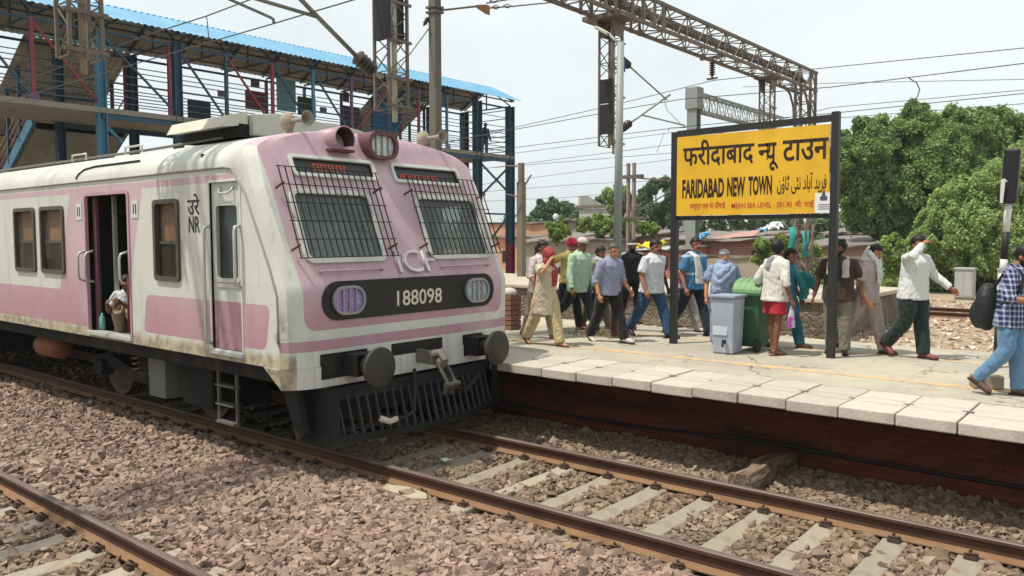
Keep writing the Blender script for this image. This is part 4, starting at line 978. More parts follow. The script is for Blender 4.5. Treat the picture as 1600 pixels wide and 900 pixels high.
# masts
def hmast(name,label,cat,x,y,z0,z1,w,d,m,group=None):
    t = thing(name,label,cat,(x,y,z0),group)
    q = MB(); q.bx(x-w/2,x+w/2,y-d/2,y-d/2+.02,z0,z1); q.bx(x-w/2,x+w/2,y+d/2-.02,y+d/2,z0,z1); q.bx(x-.012,x+.012,y-d/2+.02,y+d/2-.02,z0,z1); q.build('column', m, t); return t
m0 = thing('anchor_mast','thick grey brown mast behind the cab roof, cut off by the top edge','mast',(-12,12.05,PZ))
MB().prism(rrect(-.105,.105,-.095,.095,.03,2),(-12,12.05,PZ),(1,0,0),(0,1,0),11).build('column', mat('mast_brown','#67635a',.7,.15,2,0,0,30,'#5f584c',.5), m0)
zz = onX(680,17,-12).z
q = MB(); q.bx(-12.14,-11.86,11.92,12.18,zz-.06,zz-.02); q.bx(-12.14,-11.86,11.92,12.18,zz+.04,zz+.08); q.build('clamp', GST, m0)
def chain(pts, parent, r=.014):
    P_ = [onX(x,y,-12+.0) for x,y in pts]; MB().tube(P_,r,6).build('anchor_rod', GST, parent)
an = thing('anchor_wire','linked anchor wire with a brown plate pulling right from the thick mast','wire',tuple(onX(700,14,-12)))
chain([(690,16),(752,9)],an,.022); 
q = MB(); q.prism([(0,-.03),(.3,-.10),(.42,-.10),(.42,.10),(.3,.10),(0,.03)], onX(744,10,-12),(0,1,0),(0,.0,1),.03); q.build('yoke_plate', mat('yoke_rust','#8b6a45',.7,.3,8), an)
chain([(760,5),(800,-2),(850,-12)],an,.016); chain([(760,13),(800,10),(870,3),(930,-8)],an,.016)
for x,y in ((775,12),(793,10),(772,2)):
    MB().tube([onX(x-7,y-.5,-12),onX(x,y+2.5,-12),onX(x+7,y-.8,-12),onX(x,y-3.5,-12),onX(x-7,y-.5,-12)],.012,6).build('link', GST, an)
an2 = thing('stay_rod','slanting stay rod with a small insulator left of the thick mast','rod',tuple(onX(670,28,-12.1)))
MB().tube([onX(690,18,-12.1),onX(620,112,-12.1)],.014,6).build('rod', GST, an2); insulator(onX(669,28,-12.1),onX(662,40,-12.1),.05,an2,3)
fp_ = thing('concrete_pole','square concrete pole standing just right of the footbridge end column','pole',(-18.9,23.45,0))
q = MB(); q.bx(-19.03,-18.78,23.33,23.57,-.3,4.55); q.bx(-18.99,-18.82,23.36,23.54,4.55,5.25); q.build('column', mat('pole_concrete','#756d60',.9,.2,2,0,.3,25,'#544d43',.5), fp_)
q = MB(); q.tube([(-18.7,23.4,4.4),(-18.3,23.2,4.7),(-18.2,23.15,4.75)],.03,6); q.tube([(-18.9,23.2,4.0),(-19.3,23.0,4.1)],.03,6); q.tube([(-18.9,23.2,5.1),(-19.3,23.0,5.15)],.03,6); q.build('bracket', GST, fp_)
dmast = thing('double_mast','twin channel mast with brackets standing behind the man in the black tee','mast',(-17.9,29.5,0))
for dx in (-.14,.14): MB().bx(-17.86+dx-.05,-17.86+dx+.05,29.45,29.6,-.2,5.6).build('channel', mat('mast_pinkgrey','#8d8078',.7,.2,3,0,0,30,'#6d4a40',.6), dmast)
q = MB(); q.bx(-18.3,-17.3,29.4,29.62,4.95,5.1); q.bx(-18.2,-17.2,29.4,29.62,3.25,3.35); q.build('bracket', GST, dmast)
q = MB(); q.tube([(-17.8,29.5,3.4),(-16.0,30.6,4.75)],.03,6); q.tube([(-17.8,29.5,5.0),(-16.0,30.6,4.75)],.03,6); q.build('cantilever', GST, dmast)
gm = hmast('steel_mast','pale grey steel mast left of the sign carrying a lattice beam','mast',-12.2,24.0,-.2,7.2,.34,.30,GSL)
q = MB(); q.bx(-12.42,-11.98,23.8,24.25,6.6,7.3); q.build('cap_box', GSL, gm, bevel=.02)
yb = onX(1218,185,-12.2).y
q = MB(); lattice(q,(-12.2,24.2,6.85),(-12.2,yb,6.85),.55,.28,.3,.06,.022); q.build('lattice_beam', GSL, gm)
# ------------------------------------------------------------------ platform furniture
base = onZ(962,527,PZ); topp = onY(970,66,base.y)
lp = thing('street_lamp','slender grey lamp post with a maroon base and flat lamp head','street lamp',tuple(base))
MIDP = base+(topp-base)*.27
q = MB(); q.tube([base,MIDP],[.085,.075],10); q.build('lower_post', mat('maroon_post','#5c2430',.6,.2,4), lp, smooth=True)
MB().tube([MIDP,topp],[.072,.055],10).build('upper_post', mat('lamp_grey_paint','#8e9492',.5,.1,3), lp, smooth=True)
MB().tube([topp-Vector((0,0,.06)),onY(950,52,base.y)],.022,8).build('arm', GSL, lp, smooth=True)
a, c = onY(934,44,base.y), onY(952,54,base.y); 
MB().beam(a+(a-c)*.1,c,.14,.05).build('lamp_head', mat('lamp_head','#a8a69c',.5), lp, bevel=.012)
SY = 11.38
SGN = thing('station_sign','large yellow station name board in a black frame on two black posts','sign',(-4.87,SY,PZ))
FRM = mat('frame_black','#232526',.5,.2,4,0,0,30,'#3a3836',.5)
for x in (-6.09,-3.66): MB().bx(x-.05,x+.05,SY-.05,SY+.05,PZ-.02,4.22 if x > -5 else 4.14).build('post', FRM, SGN, bevel=.004)
MB().beam((-6.04,SY,4.17-.06),(-3.71,SY,4.14),.08,.09).build('frame_rail', FRM, SGN); MB().bx(-6.04,-3.71,SY-.03,SY+.03,2.775,2.84).build('frame_rail', FRM, SGN)
b = MatB('sign_yellow', .45); cc = b.mix(b.noise(2.5,5).smooth(.35,.7), '#dcae24', '#cfa01f'); cc = b.mix(b.noise(5,6,stretch=(1,1,.25)).smooth(.58,.75)*.4, cc, '#a9822c'); b.color(cc); YE = b.m
bd_ = MB().bx(-6.035,-3.72,SY-.052,SY-.03,2.845,4.055).build('board', YE, SGN)
SB = mat('sign_lettering','#2a1c12',.55,.15,8); SR = mat('sign_red','#b5382a',.6,.2,10)
YF = SY-.0525
def stx(body, x0,x1,yb_,yt_, m, off=0, clip=None, shear=0, nm='lettering'):
    p = onY(x0,yb_,YF); r = onY(x1,yb_,YF); t_ = onY(x0,yt_,YF)
    return text(nm, body, m, bd_, (p.x,YF,p.z), (1,0,0),(0,0,1), r.x-p.x, t_.z-p.z, off, .003, shear, clip)
merge([stx('फरीदाबाद',1067,1178,262,221,SB,.016), stx('न',1184,1199.5,251,225,SB,.02,.70), stx('यू',1196,1216,267,223.5,SB,.018), stx('टाउन',1222.5,1294,252,220,SB,.018)],'hindi_lettering')
merge([stx('FARIDABAD',1066,1131,310,281,SB,.035), stx('NEW',1136,1164,307.5,277.5,SB,.035), stx('TOWN',1169,1206,305.5,275.5,SB,.035)],'english_lettering')
stx('ﻓﺮﻳﺪ ﺁﺑﺎﺩ ﻧﺌﯽ ﭨﺎﺅﻥ'[::-1],1214,1291,304,272,SB,.008,nm='urdu_lettering')
stx('समुद्र तल से ऊँचाई',1078,1133,329,316,SR,.004,nm='red_hindi_lettering'); stx('MEAN SEA LEVEL - 201.95',1143,1237,325.5,317.5,SR,.008,nm='red_english_lettering'); stx('मी. गाई',1242,1271,325,313,SR,.004,nm='red_hindi_lettering')
a, c = onY(1273,333,YF), onY(1297,301,YF)
pp_ = MB().bx(a.x,c.x,YF-.008,YF-.004,a.z,c.z).build('paper_notice', mat('paper','#d6d6da',.8,.06,6), SGN)
q = MB(); q.prism([(0,0),(.09,0),(.10,.05),(.075,.06),(.06,.12),(.045,.16),(.03,.12),(.015,.06),(-.01,.05)],(a.x+.075,YF-.0085,a.z+.17),(1,0,0),(0,0,1),.002)
for i in range(3): q.bx(a.x+.05,a.x+.20,YF-.0105,YF-.0085,a.z+.05+.03*i,a.z+.06+.03*i)
q.build('printed_emblem', mat('print_grey','#4b4e5a',.8), pp_)
# bins
wb = thing('water_bin','translucent blue grey plastic water bin with a tap','bin',(-4.99,10.95,PZ))
BGR = MatB('bin_plastic_bluegrey', .4); BGR.color(BGR.mix(BGR.noise(3,4).smooth(.4,.65), '#949cab', '#a5abb6')); BGR = BGR.m
q = MB(); X0,Y0 = -4.99,10.95
def tap_box(m,cx,cy,z0,z1,w0,d0,w1,d1): 
    m.add([(cx-w0,cy-d0,z0),(cx+w0,cy-d0,z0),(cx+w0,cy+d0,z0),(cx-w0,cy+d0,z0),(cx-w1,cy-d1,z1),(cx+w1,cy-d1,z1),(cx+w1,cy+d1,z1),(cx-w1,cy+d1,z1)],[(3,2,1,0),(4,5,6,7),(0,1,5,4),(1,2,6,5),(2,3,7,6),(3,0,4,7)]); return m
tap_box(q,X0,Y0,PZ,PZ+.80,.155,.17,.178,.20).build('body', BGR, wb, bevel=.025)
q = MB(); tap_box(q,X0,Y0,PZ+.80,PZ+.845,.195,.225,.20,.23); q.build('lid', mat('bin_lid','#8c97a6',.45,.1,4), wb, bevel=.012)
q = MB().prism(rrect(-.13,.09,.27,.62,.01),(X0-.01,Y0-.205,PZ),(1,0,0),(0,.06,1),.004); q.build('label_sheet', mat('faded_label','#aeb9c4',.7,.15,5), wb)
q = MB(); q.tube([(X0+.05,Y0-.18,PZ+.17),(X0+.05,Y0-.26,PZ+.17),(X0+.05,Y0-.27,PZ+.11)],.018,8); q.lathe([(.03,0),(.03,.03)],(X0+.05,Y0-.225,PZ+.18),(0,0,1),10); q.build('tap', BLK, wb)
gb = thing('wheelie_bin','green wheeled rubbish bin with an arched ribbed lid','bin',(-4.93,11.55,PZ))
GRN = mat('bin_green','#365840',.45,.15,4); GRL = mat('bin_lid_green','#6b9160',.45,.12,5); X0,Y0 = -4.83,11.50
q = MB(); tap_box(q,X0,Y0,PZ+.06,PZ+.84,.16,.2,.185,.25).build('body', GRN, gb, bevel=.02)
q = MB(); n = 12
for i in range(9):
    x = X0-.216+.048*i; ww = .045
    prof = [(Y0-.29*math.cos(PI*k/n), PZ+.85+.21*math.sin(PI*k/n)+(.008 if i%2 else 0)) for k in range(n+1)]
    q.add([(x,y,z) for y,z in prof]+[(x+.048,y,z) for y,z in prof],[(k,k+1,n+1+k+1,n+1+k) for k in range(n)]+[tuple(range(n+1)),tuple(range(n+1,2*n+2))])
q.build('lid', GRL, gb)
q = MB(); tap_box(q,X0,Y0,PZ+.82,PZ+.86,.235,.30,.235,.30); q.build('rim', GRN, gb)
for dx in (-.15,.16): MB().lathe([(.03,-.03),(.09,-.03),(.10,-.02),(.10,.02),(.09,.03),(.03,.03)],(X0+dx,Y0-.25,PZ+.10),(1,0,0),18).build('wheel', BLK, gb)
MB().tube([(X0-.2,Y0+.29,PZ+.83),(X0-.2,Y0+.35,PZ+.85),(X0+.26,Y0+.35,PZ+.85),(X0+.26,Y0+.1,PZ+.85)],.016,8).build('handle', BLK, gb)
# left masonry pillar beside the cab
bp = onZ(795,514,PZ); mp_ = thing('masonry_pillar','small brick pillar with a whitewashed top just behind the cab','pillar',tuple(bp))
q = MB()
for i in range(7): q.bx(bp.x-.17,bp.x+.17,bp.y-.15,bp.y+.15,PZ+.09*i,PZ+.09*i+.075)
q.bx(bp.x-.15,bp.x+.15,bp.y-.13,bp.y+.13,PZ,PZ+.63); q.build('brick_shaft', mat('old_brick','#7f5b4d',.95,.35,5,0,.4,30), mp_); MB().ell((bp.x,bp.y,PZ+.66),(.17,.15,.10)).build('cap', mat('whitewash','#b9b4a8',.9,.2,5), mp_, smooth=True)
# signal post at right
s0 = onZ(1557,574,PZ); pts = [s0]+[onY(x,y,s0.y) for x,y in ((1560,500),(1566,427),(1569,405),(1572,362),(1576,318),(1583,232))]
sg = thing('covered_signal','striped black and white signal post with its head wrapped in black','signal',tuple(s0))
PB, PW = mat('post_black','#1d1e1f',.6,.2,5), mat('post_white','#c9cac6',.6,.1,5)
for i,(a,c,m_) in enumerate(zip(pts,pts[1:],(PB,PW,PW,PB,PW,PB))): MB().tube([a,c],.042,10).build('post_band', m_, sg, smooth=True)
a, c = pts[5], pts[6]; q = MB(); d_ = (c-a).normalized(); q.beam(a-d_*.0,c,.18,.15,up=(0,1,0)); q.build('wrapped_head', mat('black_sheet','#17181a',.45,.3,6,0,.8,7), sg, bevel=.03)
q = MB(); q.add([tuple(onY(x,y,s0.y-.12)) for x,y in ((1562,317),(1567,317),(1571,283),(1575,284),(1570,279),(1564,280))],[(0,1,2,5),(5,2,3,4)]); q.build('white_cloth', mat('rag_white','#c6c6c2',.8), sg)
s1 = onZ(1583,549,PZ); tag(MB().tube([s1,onY(1590,480,s1.y)],.05,10).build('bollard', PB, smooth=True), 'plain black post behind the man in the plaid shirt', 'post')
# grass tuft round the lamp
GRS = mat('dry_grass','#7f7550',.9,.3,8)
q = MB(); ctr = onZ(940,525,PZ)
for i in range(420):
    p = ctr+Vector((random.gauss(0,.28),random.gauss(0,.16),0)); d_ = Vector((random.gauss(0,.06),random.gauss(0,.06),random.uniform(.04,.13))); w = Vector((random.uniform(-.008,.008),random.uniform(-.008,.008),0))
    q.add([p-w,p+w,p+d_],[(0,1,2)])
tag(q.build('grass_tuft', GRS), 'dry weeds growing around the foot of the street lamp', 'grass', kind='stuff')

# ------------------------------------------------------------------ yard, walls and houses
b = MatB('stone_masonry', .95, 0, .2); vc = b.voro(4.6,'F1','Color',(1,1,1.5)); vd = b.voro(4.6,'DISTANCE_TO_EDGE','Distance',(1,1,1.5))
sepv = b.nt.nodes.new('ShaderNodeSeparateColor'); b.nt.links.new(vc.x, sepv.inputs[0])
cc = b.mix(V(b.nt,sepv.outputs[0]), '#6f6659', '#564f45'); cc = b.mix(vd.smooth(.02,.12).inv()*.45, cc, '#857b6b'); cc = b.mix(b.noise(1.4,6).smooth(.42,.68)*.75, cc, '#8a7f6f'); b.color(b.scalec(cc,(b.noise(12,4)-.5)*.6+1)); b.bump(vd.smooth(0,.15),.8,.05); MAS = b.m
om = thing('stone_wall','low rubble stone platform wall with a concrete top behind the bins','wall',(-12,20,0))
MB().bx(-30,-6.1,19.6,25.0,-.25,.92).build('masonry', MAS, om); MB().bx(-30.1,-6.0,19.5,25.1,.92,1.04).build('concrete_top', mat('pale_concrete','#b3a99a',.9,.15,2,0,.3,25,'#8b8172',.5), om, bevel=.03)
def brick_mat(nm, c1, c2, mo, dirt):
    b = MatB(nm, .95, 0, .15); br = b.nt.nodes.new('ShaderNodeTexBrick'); mpp = b.nt.nodes.new('ShaderNodeMapping'); mpp.inputs['Rotation'].default_value = (rad(-90),0,0)
    b.nt.links.new(b.co, mpp.inputs[0]); b.nt.links.new(mpp.outputs[0], br.inputs[0]); br.inputs['Scale'].default_value = 1; br.inputs['Brick Width'].default_value = .30; br.inputs['Row Height'].default_value = .11; br.inputs['Mortar Size'].default_value = .018
    br.inputs['Color1'].default_value = lin(c1); br.inputs['Color2'].default_value = lin(c2); br.inputs['Mortar'].default_value = lin(mo)
    cc = b.mix(b.noise(1.1,6).smooth(.45,.65)*.8, br.outputs[0], dirt); b.color(b.scalec(cc,(b.noise(9,4)-.5)*.7+1)); b.bump(b.noise(14,4),.4,.03); return b.m
BRK = brick_mat('house_brick','#86503f','#9a6450','#a08f7f','#7d5b4a'); BRK2 = brick_mat('pale_house_brick','#a07c68','#8f6b58','#a59684','#9a8878')
PEACH = mat('peach_plaster','#bf9176',.9,.15,1.5,0,.3,12,'#94745f',.6,.8); GPL = mat('grey_plaster','#9a9284',.95,.2,1.2,0,.4,10,'#6f675a',.7,.7); WPL = mat('white_plaster','#b3b1a8',.9,.15,1.5,0,.3,12,'#8b8880',.6,.6); SALM = mat('salmon_plaster','#b37561',.9,.15,1.5,0,.3,12,'#8a5c50',.5,.8)
RSL = mat('roof_slab_dirty','#6f675c',.95,.3,1.5,0,.5,12,'#4f4a40',.6); SHT = mat('sheet_roof','#77706a',.7,.25,1.2,0,.4,14,'#74564a',.6); DRK = mat('dark_opening','#2b2724',.9,.2,4)
def house(nm, label, px0,px1,pyt,Y, m, dep=6, roofm=None, over=.3, slope=0, ops=(), z0=-.3, cat='house', parapet=0):
    a = onY(px0,pyt,Y); c = onY(px1,pyt,Y); zt = (a.z+c.z)/2
    t = thing(nm,label,cat,((a.x+c.x)/2,Y,0))
    q = MB()
    q.add([(a.x,Y,z0),(c.x,Y,z0),(c.x,Y,zt),(a.x,Y,zt),(a.x,Y+dep,z0),(c.x,Y+dep,z0),(c.x,Y+dep,zt+slope),(a.x,Y+dep,zt+slope)],[(0,1,2,3),(5,4,7,6),(4,0,3,7),(1,5,6,2),(3,2,6,7),(4,5,1,0)])
    q.build('wall', m, t)
    if roofm:
        q = MB(); n = 9; vs = []
        for i in range(n):
            x = a.x-over+(c.x-a.x+2*over)*i/(n-1)
            for yy,zz in ((Y-over,zt+.02-slope*over/dep),(Y+dep+over,zt+slope+.02+slope*over/dep)):
                j = random.uniform(-.05,.05); vs += [(x,yy+random.uniform(-.08,.08),zz+j),(x,yy,zz+j+.12)]
        fs = []
        for i in range(n-1):
            k = 4*i; fs += [(k,k+4,k+6,k+2),(k+1,k+3,k+7,k+5),(k,k+1,k+5,k+4),(k+2,k+6,k+7,k+3)]
        fs += [(0,2,3,1),(4*n-4,4*n-3,4*n-1,4*n-2)]
        q.add(vs,fs); q.build('roof', roofm, t)
    for (ox0,oy0,ox1,oy1,kind) in ops:
        p = onY(ox0,oy0,Y); r = onY(ox1,oy1,Y)
        w_ = MB().bx(p.x,r.x,Y-.03,Y+.05,r.z,p.z).build('door' if kind == 'd' else 'window', DRK, t)
        q = MB(); f = .07; q.bx(p.x-f,p.x,Y-.06,Y+.02,r.z,p.z+f); q.bx(r.x,r.x+f,Y-.06,Y+.02,r.z,p.z+f); q.bx(p.x,r.x,Y-.06,Y+.02,p.z,p.z+f); q.build('frame', mat('old_wood','#6b5846',.8,.2,4), w_)
    return t
house('house','far white house with a gabled end above the shanties',905,1012,326,64,WPL,9,None,0,0,[(950,338,957,352,'w'),(988,335,995,348,'w')],parapet=1)
a = onY(905,326,64); c = onY(1012,326,64)
gq = bpy.data.objects[[o.name for o in bpy.data.objects if o.name.startswith('house')][0]]
MB().prism([(0,0),(9,0),(9,.3),(4.5,.3),(1.2,1.3),(0,1.2)],(a.x+.12,64,a.z),(0,1,0),(0,0,1),-.24).build('gable', WPL, gq); MB().bx(a.x-.2,c.x+.2,63.8,64.2,a.z+.01,a.z+.3).build('parapet', RSL, gq)
house('house','peach plastered house with a flat roof right of the footbridge column',742,846,372,47,PEACH,7,RSL,.3,.2,[(812,392,820,415,'d'),(786,392,794,410,'w')])
house('house','taller peach house set back behind the flat roofed peach one',730,866,350,54,PEACH,6,RSL,.2,.1)
house('house','low shed with a brown sheet roof behind the concrete pole',822,872,378,44,GPL,5,SHT,.4,.5,[(837,386,848,404,'d')])
house('house','long grey plastered shed with a ragged slab roof behind the walking people',852,958,377,43.5,GPL,6,RSL,.35,.3,[(873,418,888,432,'w')])
house('house','small grey block with a dark doorway beneath the far white house',888,924,345,55,GPL,6,RSL,.3,.0,[(902,350,914,366,'d')])
house('house','salmon coloured hut under a yellow tarpaulin',992,1056,394,41,SALM,5,RSL,.2,.3,[(1008,404,1018,430,'d'),(1034,404,1042,418,'w')])
house('house','dark brick shed between the lamp post and the salmon hut',945,1000,372,46,BRK,5,SHT,.4,.4)
house('house','red brick house with a broken sloping sheet roof behind the sign posts',1048,1196,376,45,BRK,7,SHT,.4,.45,[(1176,392,1186,402,'w')])
house('house','brick house with weedy roof right of the dead branches',1262,1370,386,46,BRK2,6,SHT,.4,.45,[(1300,392,1312,402,'w')])
house('house','pale roofed shed below the big tree',1290,1375,366,53,GPL,6,SHT,.4,.4)
house('house','brick wall of a shed half hidden in the feathery bushes',1440,1520,388,43,BRK2,5,SHT,.3,.6)
house('wall','long grey plastered boundary wall behind the sign',1052,1345,404,40.5,GPL,.35,RSL,.05,0,[],-.3,'wall')
# tarpaulins, sheets and clutter on roofs
def sheetcloth(nm,label,pts,Y,m,cat='tarpaulin',amp=.15):
    P_ = [onY(x,y,Y) for x,y in pts]; n = 10
    vs = []
    for i in range(n+1):
        for j in range(n+1):
            u,v = i/n,j/n; p = (P_[0]*(1-u)+P_[1]*u)*(1-v)+(P_[3]*(1-u)+P_[2]*u)*v
            vs.append(p+Vector((random.uniform(-1,1)*amp*.5,v*1.6+random.uniform(-1,1)*amp*.3,random.uniform(0,1)*amp)))
    q = MB().add(vs,[(i*(n+1)+j,(i+1)*(n+1)+j,(i+1)*(n+1)+j+1,i*(n+1)+j+1) for i in range(n) for j in range(n)])
    o = q.build(nm,m,smooth=True); md = o.modifiers.new('thick','SOLIDIFY'); md.thickness = .03; return tag(o,label,cat)
sheetcloth('tarpaulin','crumpled bright yellow tarpaulin on the salmon hut',[(994,389),(1023,389),(1022,383),(996,385)],40.7,mat('tarp_yellow','#d6c42e',.7,.2,3),amp=.35)
sheetcloth('tarpaulin','grey and white plastic sheet hanging over the salmon hut front',[(994,391),(1046,391),(1046,388),(994,388)],40.5,mat('tarp_grey','#a3a6ad',.7,.3,3),amp=.12)
sheetcloth('tarpaulin','white plastic sheet on the brick house roof',[(1190,364),(1216,362),(1212,354),(1193,353)],47,mat('tarp_white','#d5d6d6',.7,.1,3),amp=.35)
sheetcloth('tarpaulin','sky blue tarpaulin beside the white sheet on the roof',[(1178,366),(1194,362),(1190,356),(1181,358)],46.8,mat('tarp_blue','#4f9ccf',.7,.15,3),amp=.25)
sheetcloth('roof_sheet','long reddish metal sheet on the broken brick house roof',[(1108,374),(1180,370),(1172,360),(1128,366)],45.2,mat('sheet_pink','#a5827c',.7,.25,2),'roof sheet',.1)
sheetcloth('tarpaulin','small blue bundle on the left corner of the brick house',[(1078,380),(1092,376),(1090,368),(1080,369)],44.5,mat('tarp_blue','#4f9ccf'),amp=.3)
for i,(px,py,Y) in enumerate(((868,339,54),(886,362,47))): tag(MB().ell(tuple(onY(px,py,Y)),(.28,.12,.28)).build('satellite_dish', mat('dish_white','#c9c9c4',.5), smooth=True), ('white satellite dish on the tall peach house','white satellite dish on the grey shed roof')[i], 'dish')
# cabinets
def cabinet(px0,px1,py0,py1,label):
    a = onZ((px0+px1)/2,py1,0.05); w = (px1-px0)/FPX*(a-CP).dot(_F)*.62; h = onY((px0+px1)/2,py0,a.y).z-.05
    t = thing('equipment_cabinet',label,'cabinet',(a.x,a.y,0)); q = MB(); q.box((a.x,a.y+w/2,.05+h*.52),(w,w,h*.92)); CAB = mat('cabinet_grey','#a7aba8',.5,.1,3,0,0,30,'#84857d',.4)
    q.build('body', CAB, t, bevel=.015); MB().box((a.x,a.y+w/2,.05+h),(w*1.12,w*1.12,.07)).build('lid', CAB, t, bevel=.01); MB().box((a.x,a.y+w/2,0),(w*.9,w*.9,.25)).build('plinth', CON, t)
    MB().bx(a.x-w*.44,a.x-w*.02,a.y-.012,a.y-.002,.2,h*.9).build('door', CAB, t); MB().bx(a.x+w*.02,a.x+w*.44,a.y-.012,a.y-.002,.2,h*.9).build('door', CAB, t)
cabinet(1484,1525,420,468,'grey equipment cabinet on the rubble between the white shirt man and signal post'); cabinet(1553,1580,421,466,'second grey cabinet partly behind the plaid shirt man'); cabinet(1184,1204,420,462,'white cabinet standing behind the green bin'); cabinet(1293,1312,424,464,'pale cabinet behind the sign right post'); cabinet(1240,1262,418,462,'grey cabinet behind the dead branches')
# dead branches with rags
dt = thing('dead_branches','bare dead branches stuck upright behind the man in red shorts','branches',tuple(onZ(1256,470,.9)))
BRN = mat('bare_wood','#6f6354',.9,.25,6); Yd = 20.5
def stick(pts,r): MB().tube([onY(x,y,Yd+dy) for x,y,dy in pts],r,7).build('branch', BRN, dt, smooth=True)
stick([(1243,470,0),(1241,410,0),(1240,360,.1),(1244,340,.2)],[.05,.045,.03,.015]); stick([(1262,470,0),(1262,420,0),(1259,370,-.2),(1256,345,-.2)],[.04,.035,.025,.012]); stick([(1240,366,.1),(1228,352,.2),(1222,344,.3)],[.025,.018,.01]); stick([(1240,380,.1),(1252,358,0),(1266,343,-.1)],[.022,.016,.01]); stick([(1259,392,-.2),(1270,366,-.3),(1276,344,-.3)],[.022,.016,.01]); stick([(1235,362,.1),(1215,366,.1),(1195,366,0)],[.018,.014,.008]); stick([(1262,440,-.1),(1268,400,-.1),(1270,350,-.1)],[.03,.025,.02])
TEAL = cloth('teal_rag','#2f8f8f',.2,.6)
def rag(pts,label):
    P_ = [onY(x,y,Yd-.15) for x,y in pts]; q = MB(); n = len(P_)
    vs = []
    for i,p in enumerate(P_): vs += [p+Vector((-.07,0,0)),p+Vector((.08,.04*(-1)**i,.02))]
    q.add(vs,[(2*i,2*i+1,2*i+3,2*i+2) for i in range(n-1)]); o = q.build('rag',TEAL,smooth=True); md = o.modifiers.new('t','SOLIDIFY'); md.thickness = .02; tag(o,label,'rag')
rag([(1237,356),(1239,375),(1235,390),(1228,408)],'long teal rag on the left dead branch above the white shirt'); rag([(1258,362),(1259,380),(1258,402)],'narrow blue green rag tied to the right dead branch')

# ------------------------------------------------------------------ trees
def leaf_mat(nm, dark, mid, lite, trans=.3):
    b = MatB(nm, .7, 0, .25); A = b.attr('tone'); f = V(b.nt, A.outputs['Fac'])
    cc = b.mix(f.smooth(0,.55), dark, mid); cc = b.mix(f.smooth(.55,1), cc, lite); b.color(cc)
    tr = b.nt.nodes.new('ShaderNodeBsdfTranslucent'); b.nt.links.new(cc, tr.inputs[0]); mxs = b.nt.nodes.new('ShaderNodeMixShader'); mxs.inputs[0].default_value = trans
    b.nt.links.new(b.b.outputs[0], mxs.inputs[1]); b.nt.links.new(tr.outputs[0], mxs.inputs[2]); b.nt.links.new(mxs.outputs[0], b.nt.nodes['Material Output'].inputs[0]); return b.m
LF1 = leaf_mat('neem_leaf','#5f7842','#7f9858','#a9bc80'); LF2 = leaf_mat('mesquite_leaf','#77914f','#99b06c','#bccb90'); LF3 = leaf_mat('far_leaf','#4d6644','#5f7a53','#7c9568'); LF4 = leaf_mat('weed_leaf','#637d3a','#879f55','#aabb74')
BARK = mat('bark','#4f4236',.95,.3,5,0,.6,18)
def tree(nm,label,clumps,dep,leaf,n_leaf,lm,base=None,sub=9,droop=0,spread=.8,cat='tree',jit=.35, up=.5, ball=(.34,.6)):
    """clumps: (px, py, r in px); leaves spread through small balls round each clump"""
    cs = []
    for px,py,r in clumps:
        R_ = r*dep/FPX; c = at(px,py,dep+random.uniform(-1,1)*R_*jit*2)
        for k in range(sub):
            d_ = Vector((random.gauss(0,1),random.gauss(0,1),random.gauss(.15,1))).normalized()
            cs.append((c+d_*R_*random.uniform(.45,1.0)*spread, R_*random.uniform(*ball), random.uniform(0,.3)))
    per = max(4,n_leaf//len(cs)); C_ = np.repeat(np.array([c[0][:] for c in cs]),per,0); Rr = np.repeat([c[1] for c in cs],per); T0 = np.repeat([c[2] for c in cs],per)
    n = len(C_); d_ = rng.normal(size=(n,3)); d_ /= np.linalg.norm(d_,axis=1)[:,None]; rr = rng.uniform(.2,1.08,n)**.5*np.where(rng.uniform(size=n)<.10,rng.uniform(1.1,1.7,n),1)
    P_ = C_+d_*(Rr*rr)[:,None]; P_[:,2] -= droop*rr*Rr*np.abs(d_[:,0])
    nrm = d_*.5+rng.normal(0,.6,(n,3)); nrm[:,2] += up; nrm /= np.linalg.norm(nrm,axis=1)[:,None]
    a = np.cross(nrm,rng.normal(size=(n,3))); a /= np.linalg.norm(a,axis=1)[:,None]; bb = np.cross(nrm,a)
    s_ = leaf*rng.uniform(.6,1.4,n)[:,None]; a *= s_*1.3; bb *= s_*.62
    vv = np.stack([P_-a,P_-bb*1.0+a*.1,P_+a,P_+bb*1.0+a*.1],1).reshape(-1,3); ff = np.arange(4*n).reshape(-1,4)
    tone = np.clip(T0+rng.uniform(0,.65,n),0,1)
    if base is None:
        bx_,by_ = clumps[0][0],0; b0 = at(np.mean([c[0] for c in clumps]), max(c[1] for c in clumps)+10, dep); b0.z = -.2
    else: b0 = at(base[0],base[1],dep); b0.z = -.2
    if cat == 'bush': b0.z = max(-.2, min(c[0].z for c in cs)-.25)
    t = thing(nm,label,cat,tuple(b0))
    vv -= np.array(b0[:]); o = raw_mesh('crown' if cat == 'tree' else 'foliage', vv, ff, lm, tone); o.parent = t; ORG[o.name] = b0
    mean = Vector(np.mean([c[0][:] for c in cs],0)); 
    H_ = (mean.z-b0.z)*(.4 if cat == 'bush' else 1)
    q = MB(); r0 = max(.04,H_*.035); fork = b0.lerp(mean,.55); q.tube([b0,b0.lerp(fork,.5)+Vector((r0,0,0)),fork],[r0*1.4,r0,r0*.8],8)
    for c in cs[::max(1,len(cs)//26)]: 
        mid = fork.lerp(c[0],.5)+Vector((random.gauss(0,.1),random.gauss(0,.1),.1*H_*.3)); q.tube([fork,mid,c[0]],[r0*.55,r0*.3,r0*.1],6)
    q.build('trunk' if cat == 'tree' else 'stem', BARK, t, smooth=True); return t
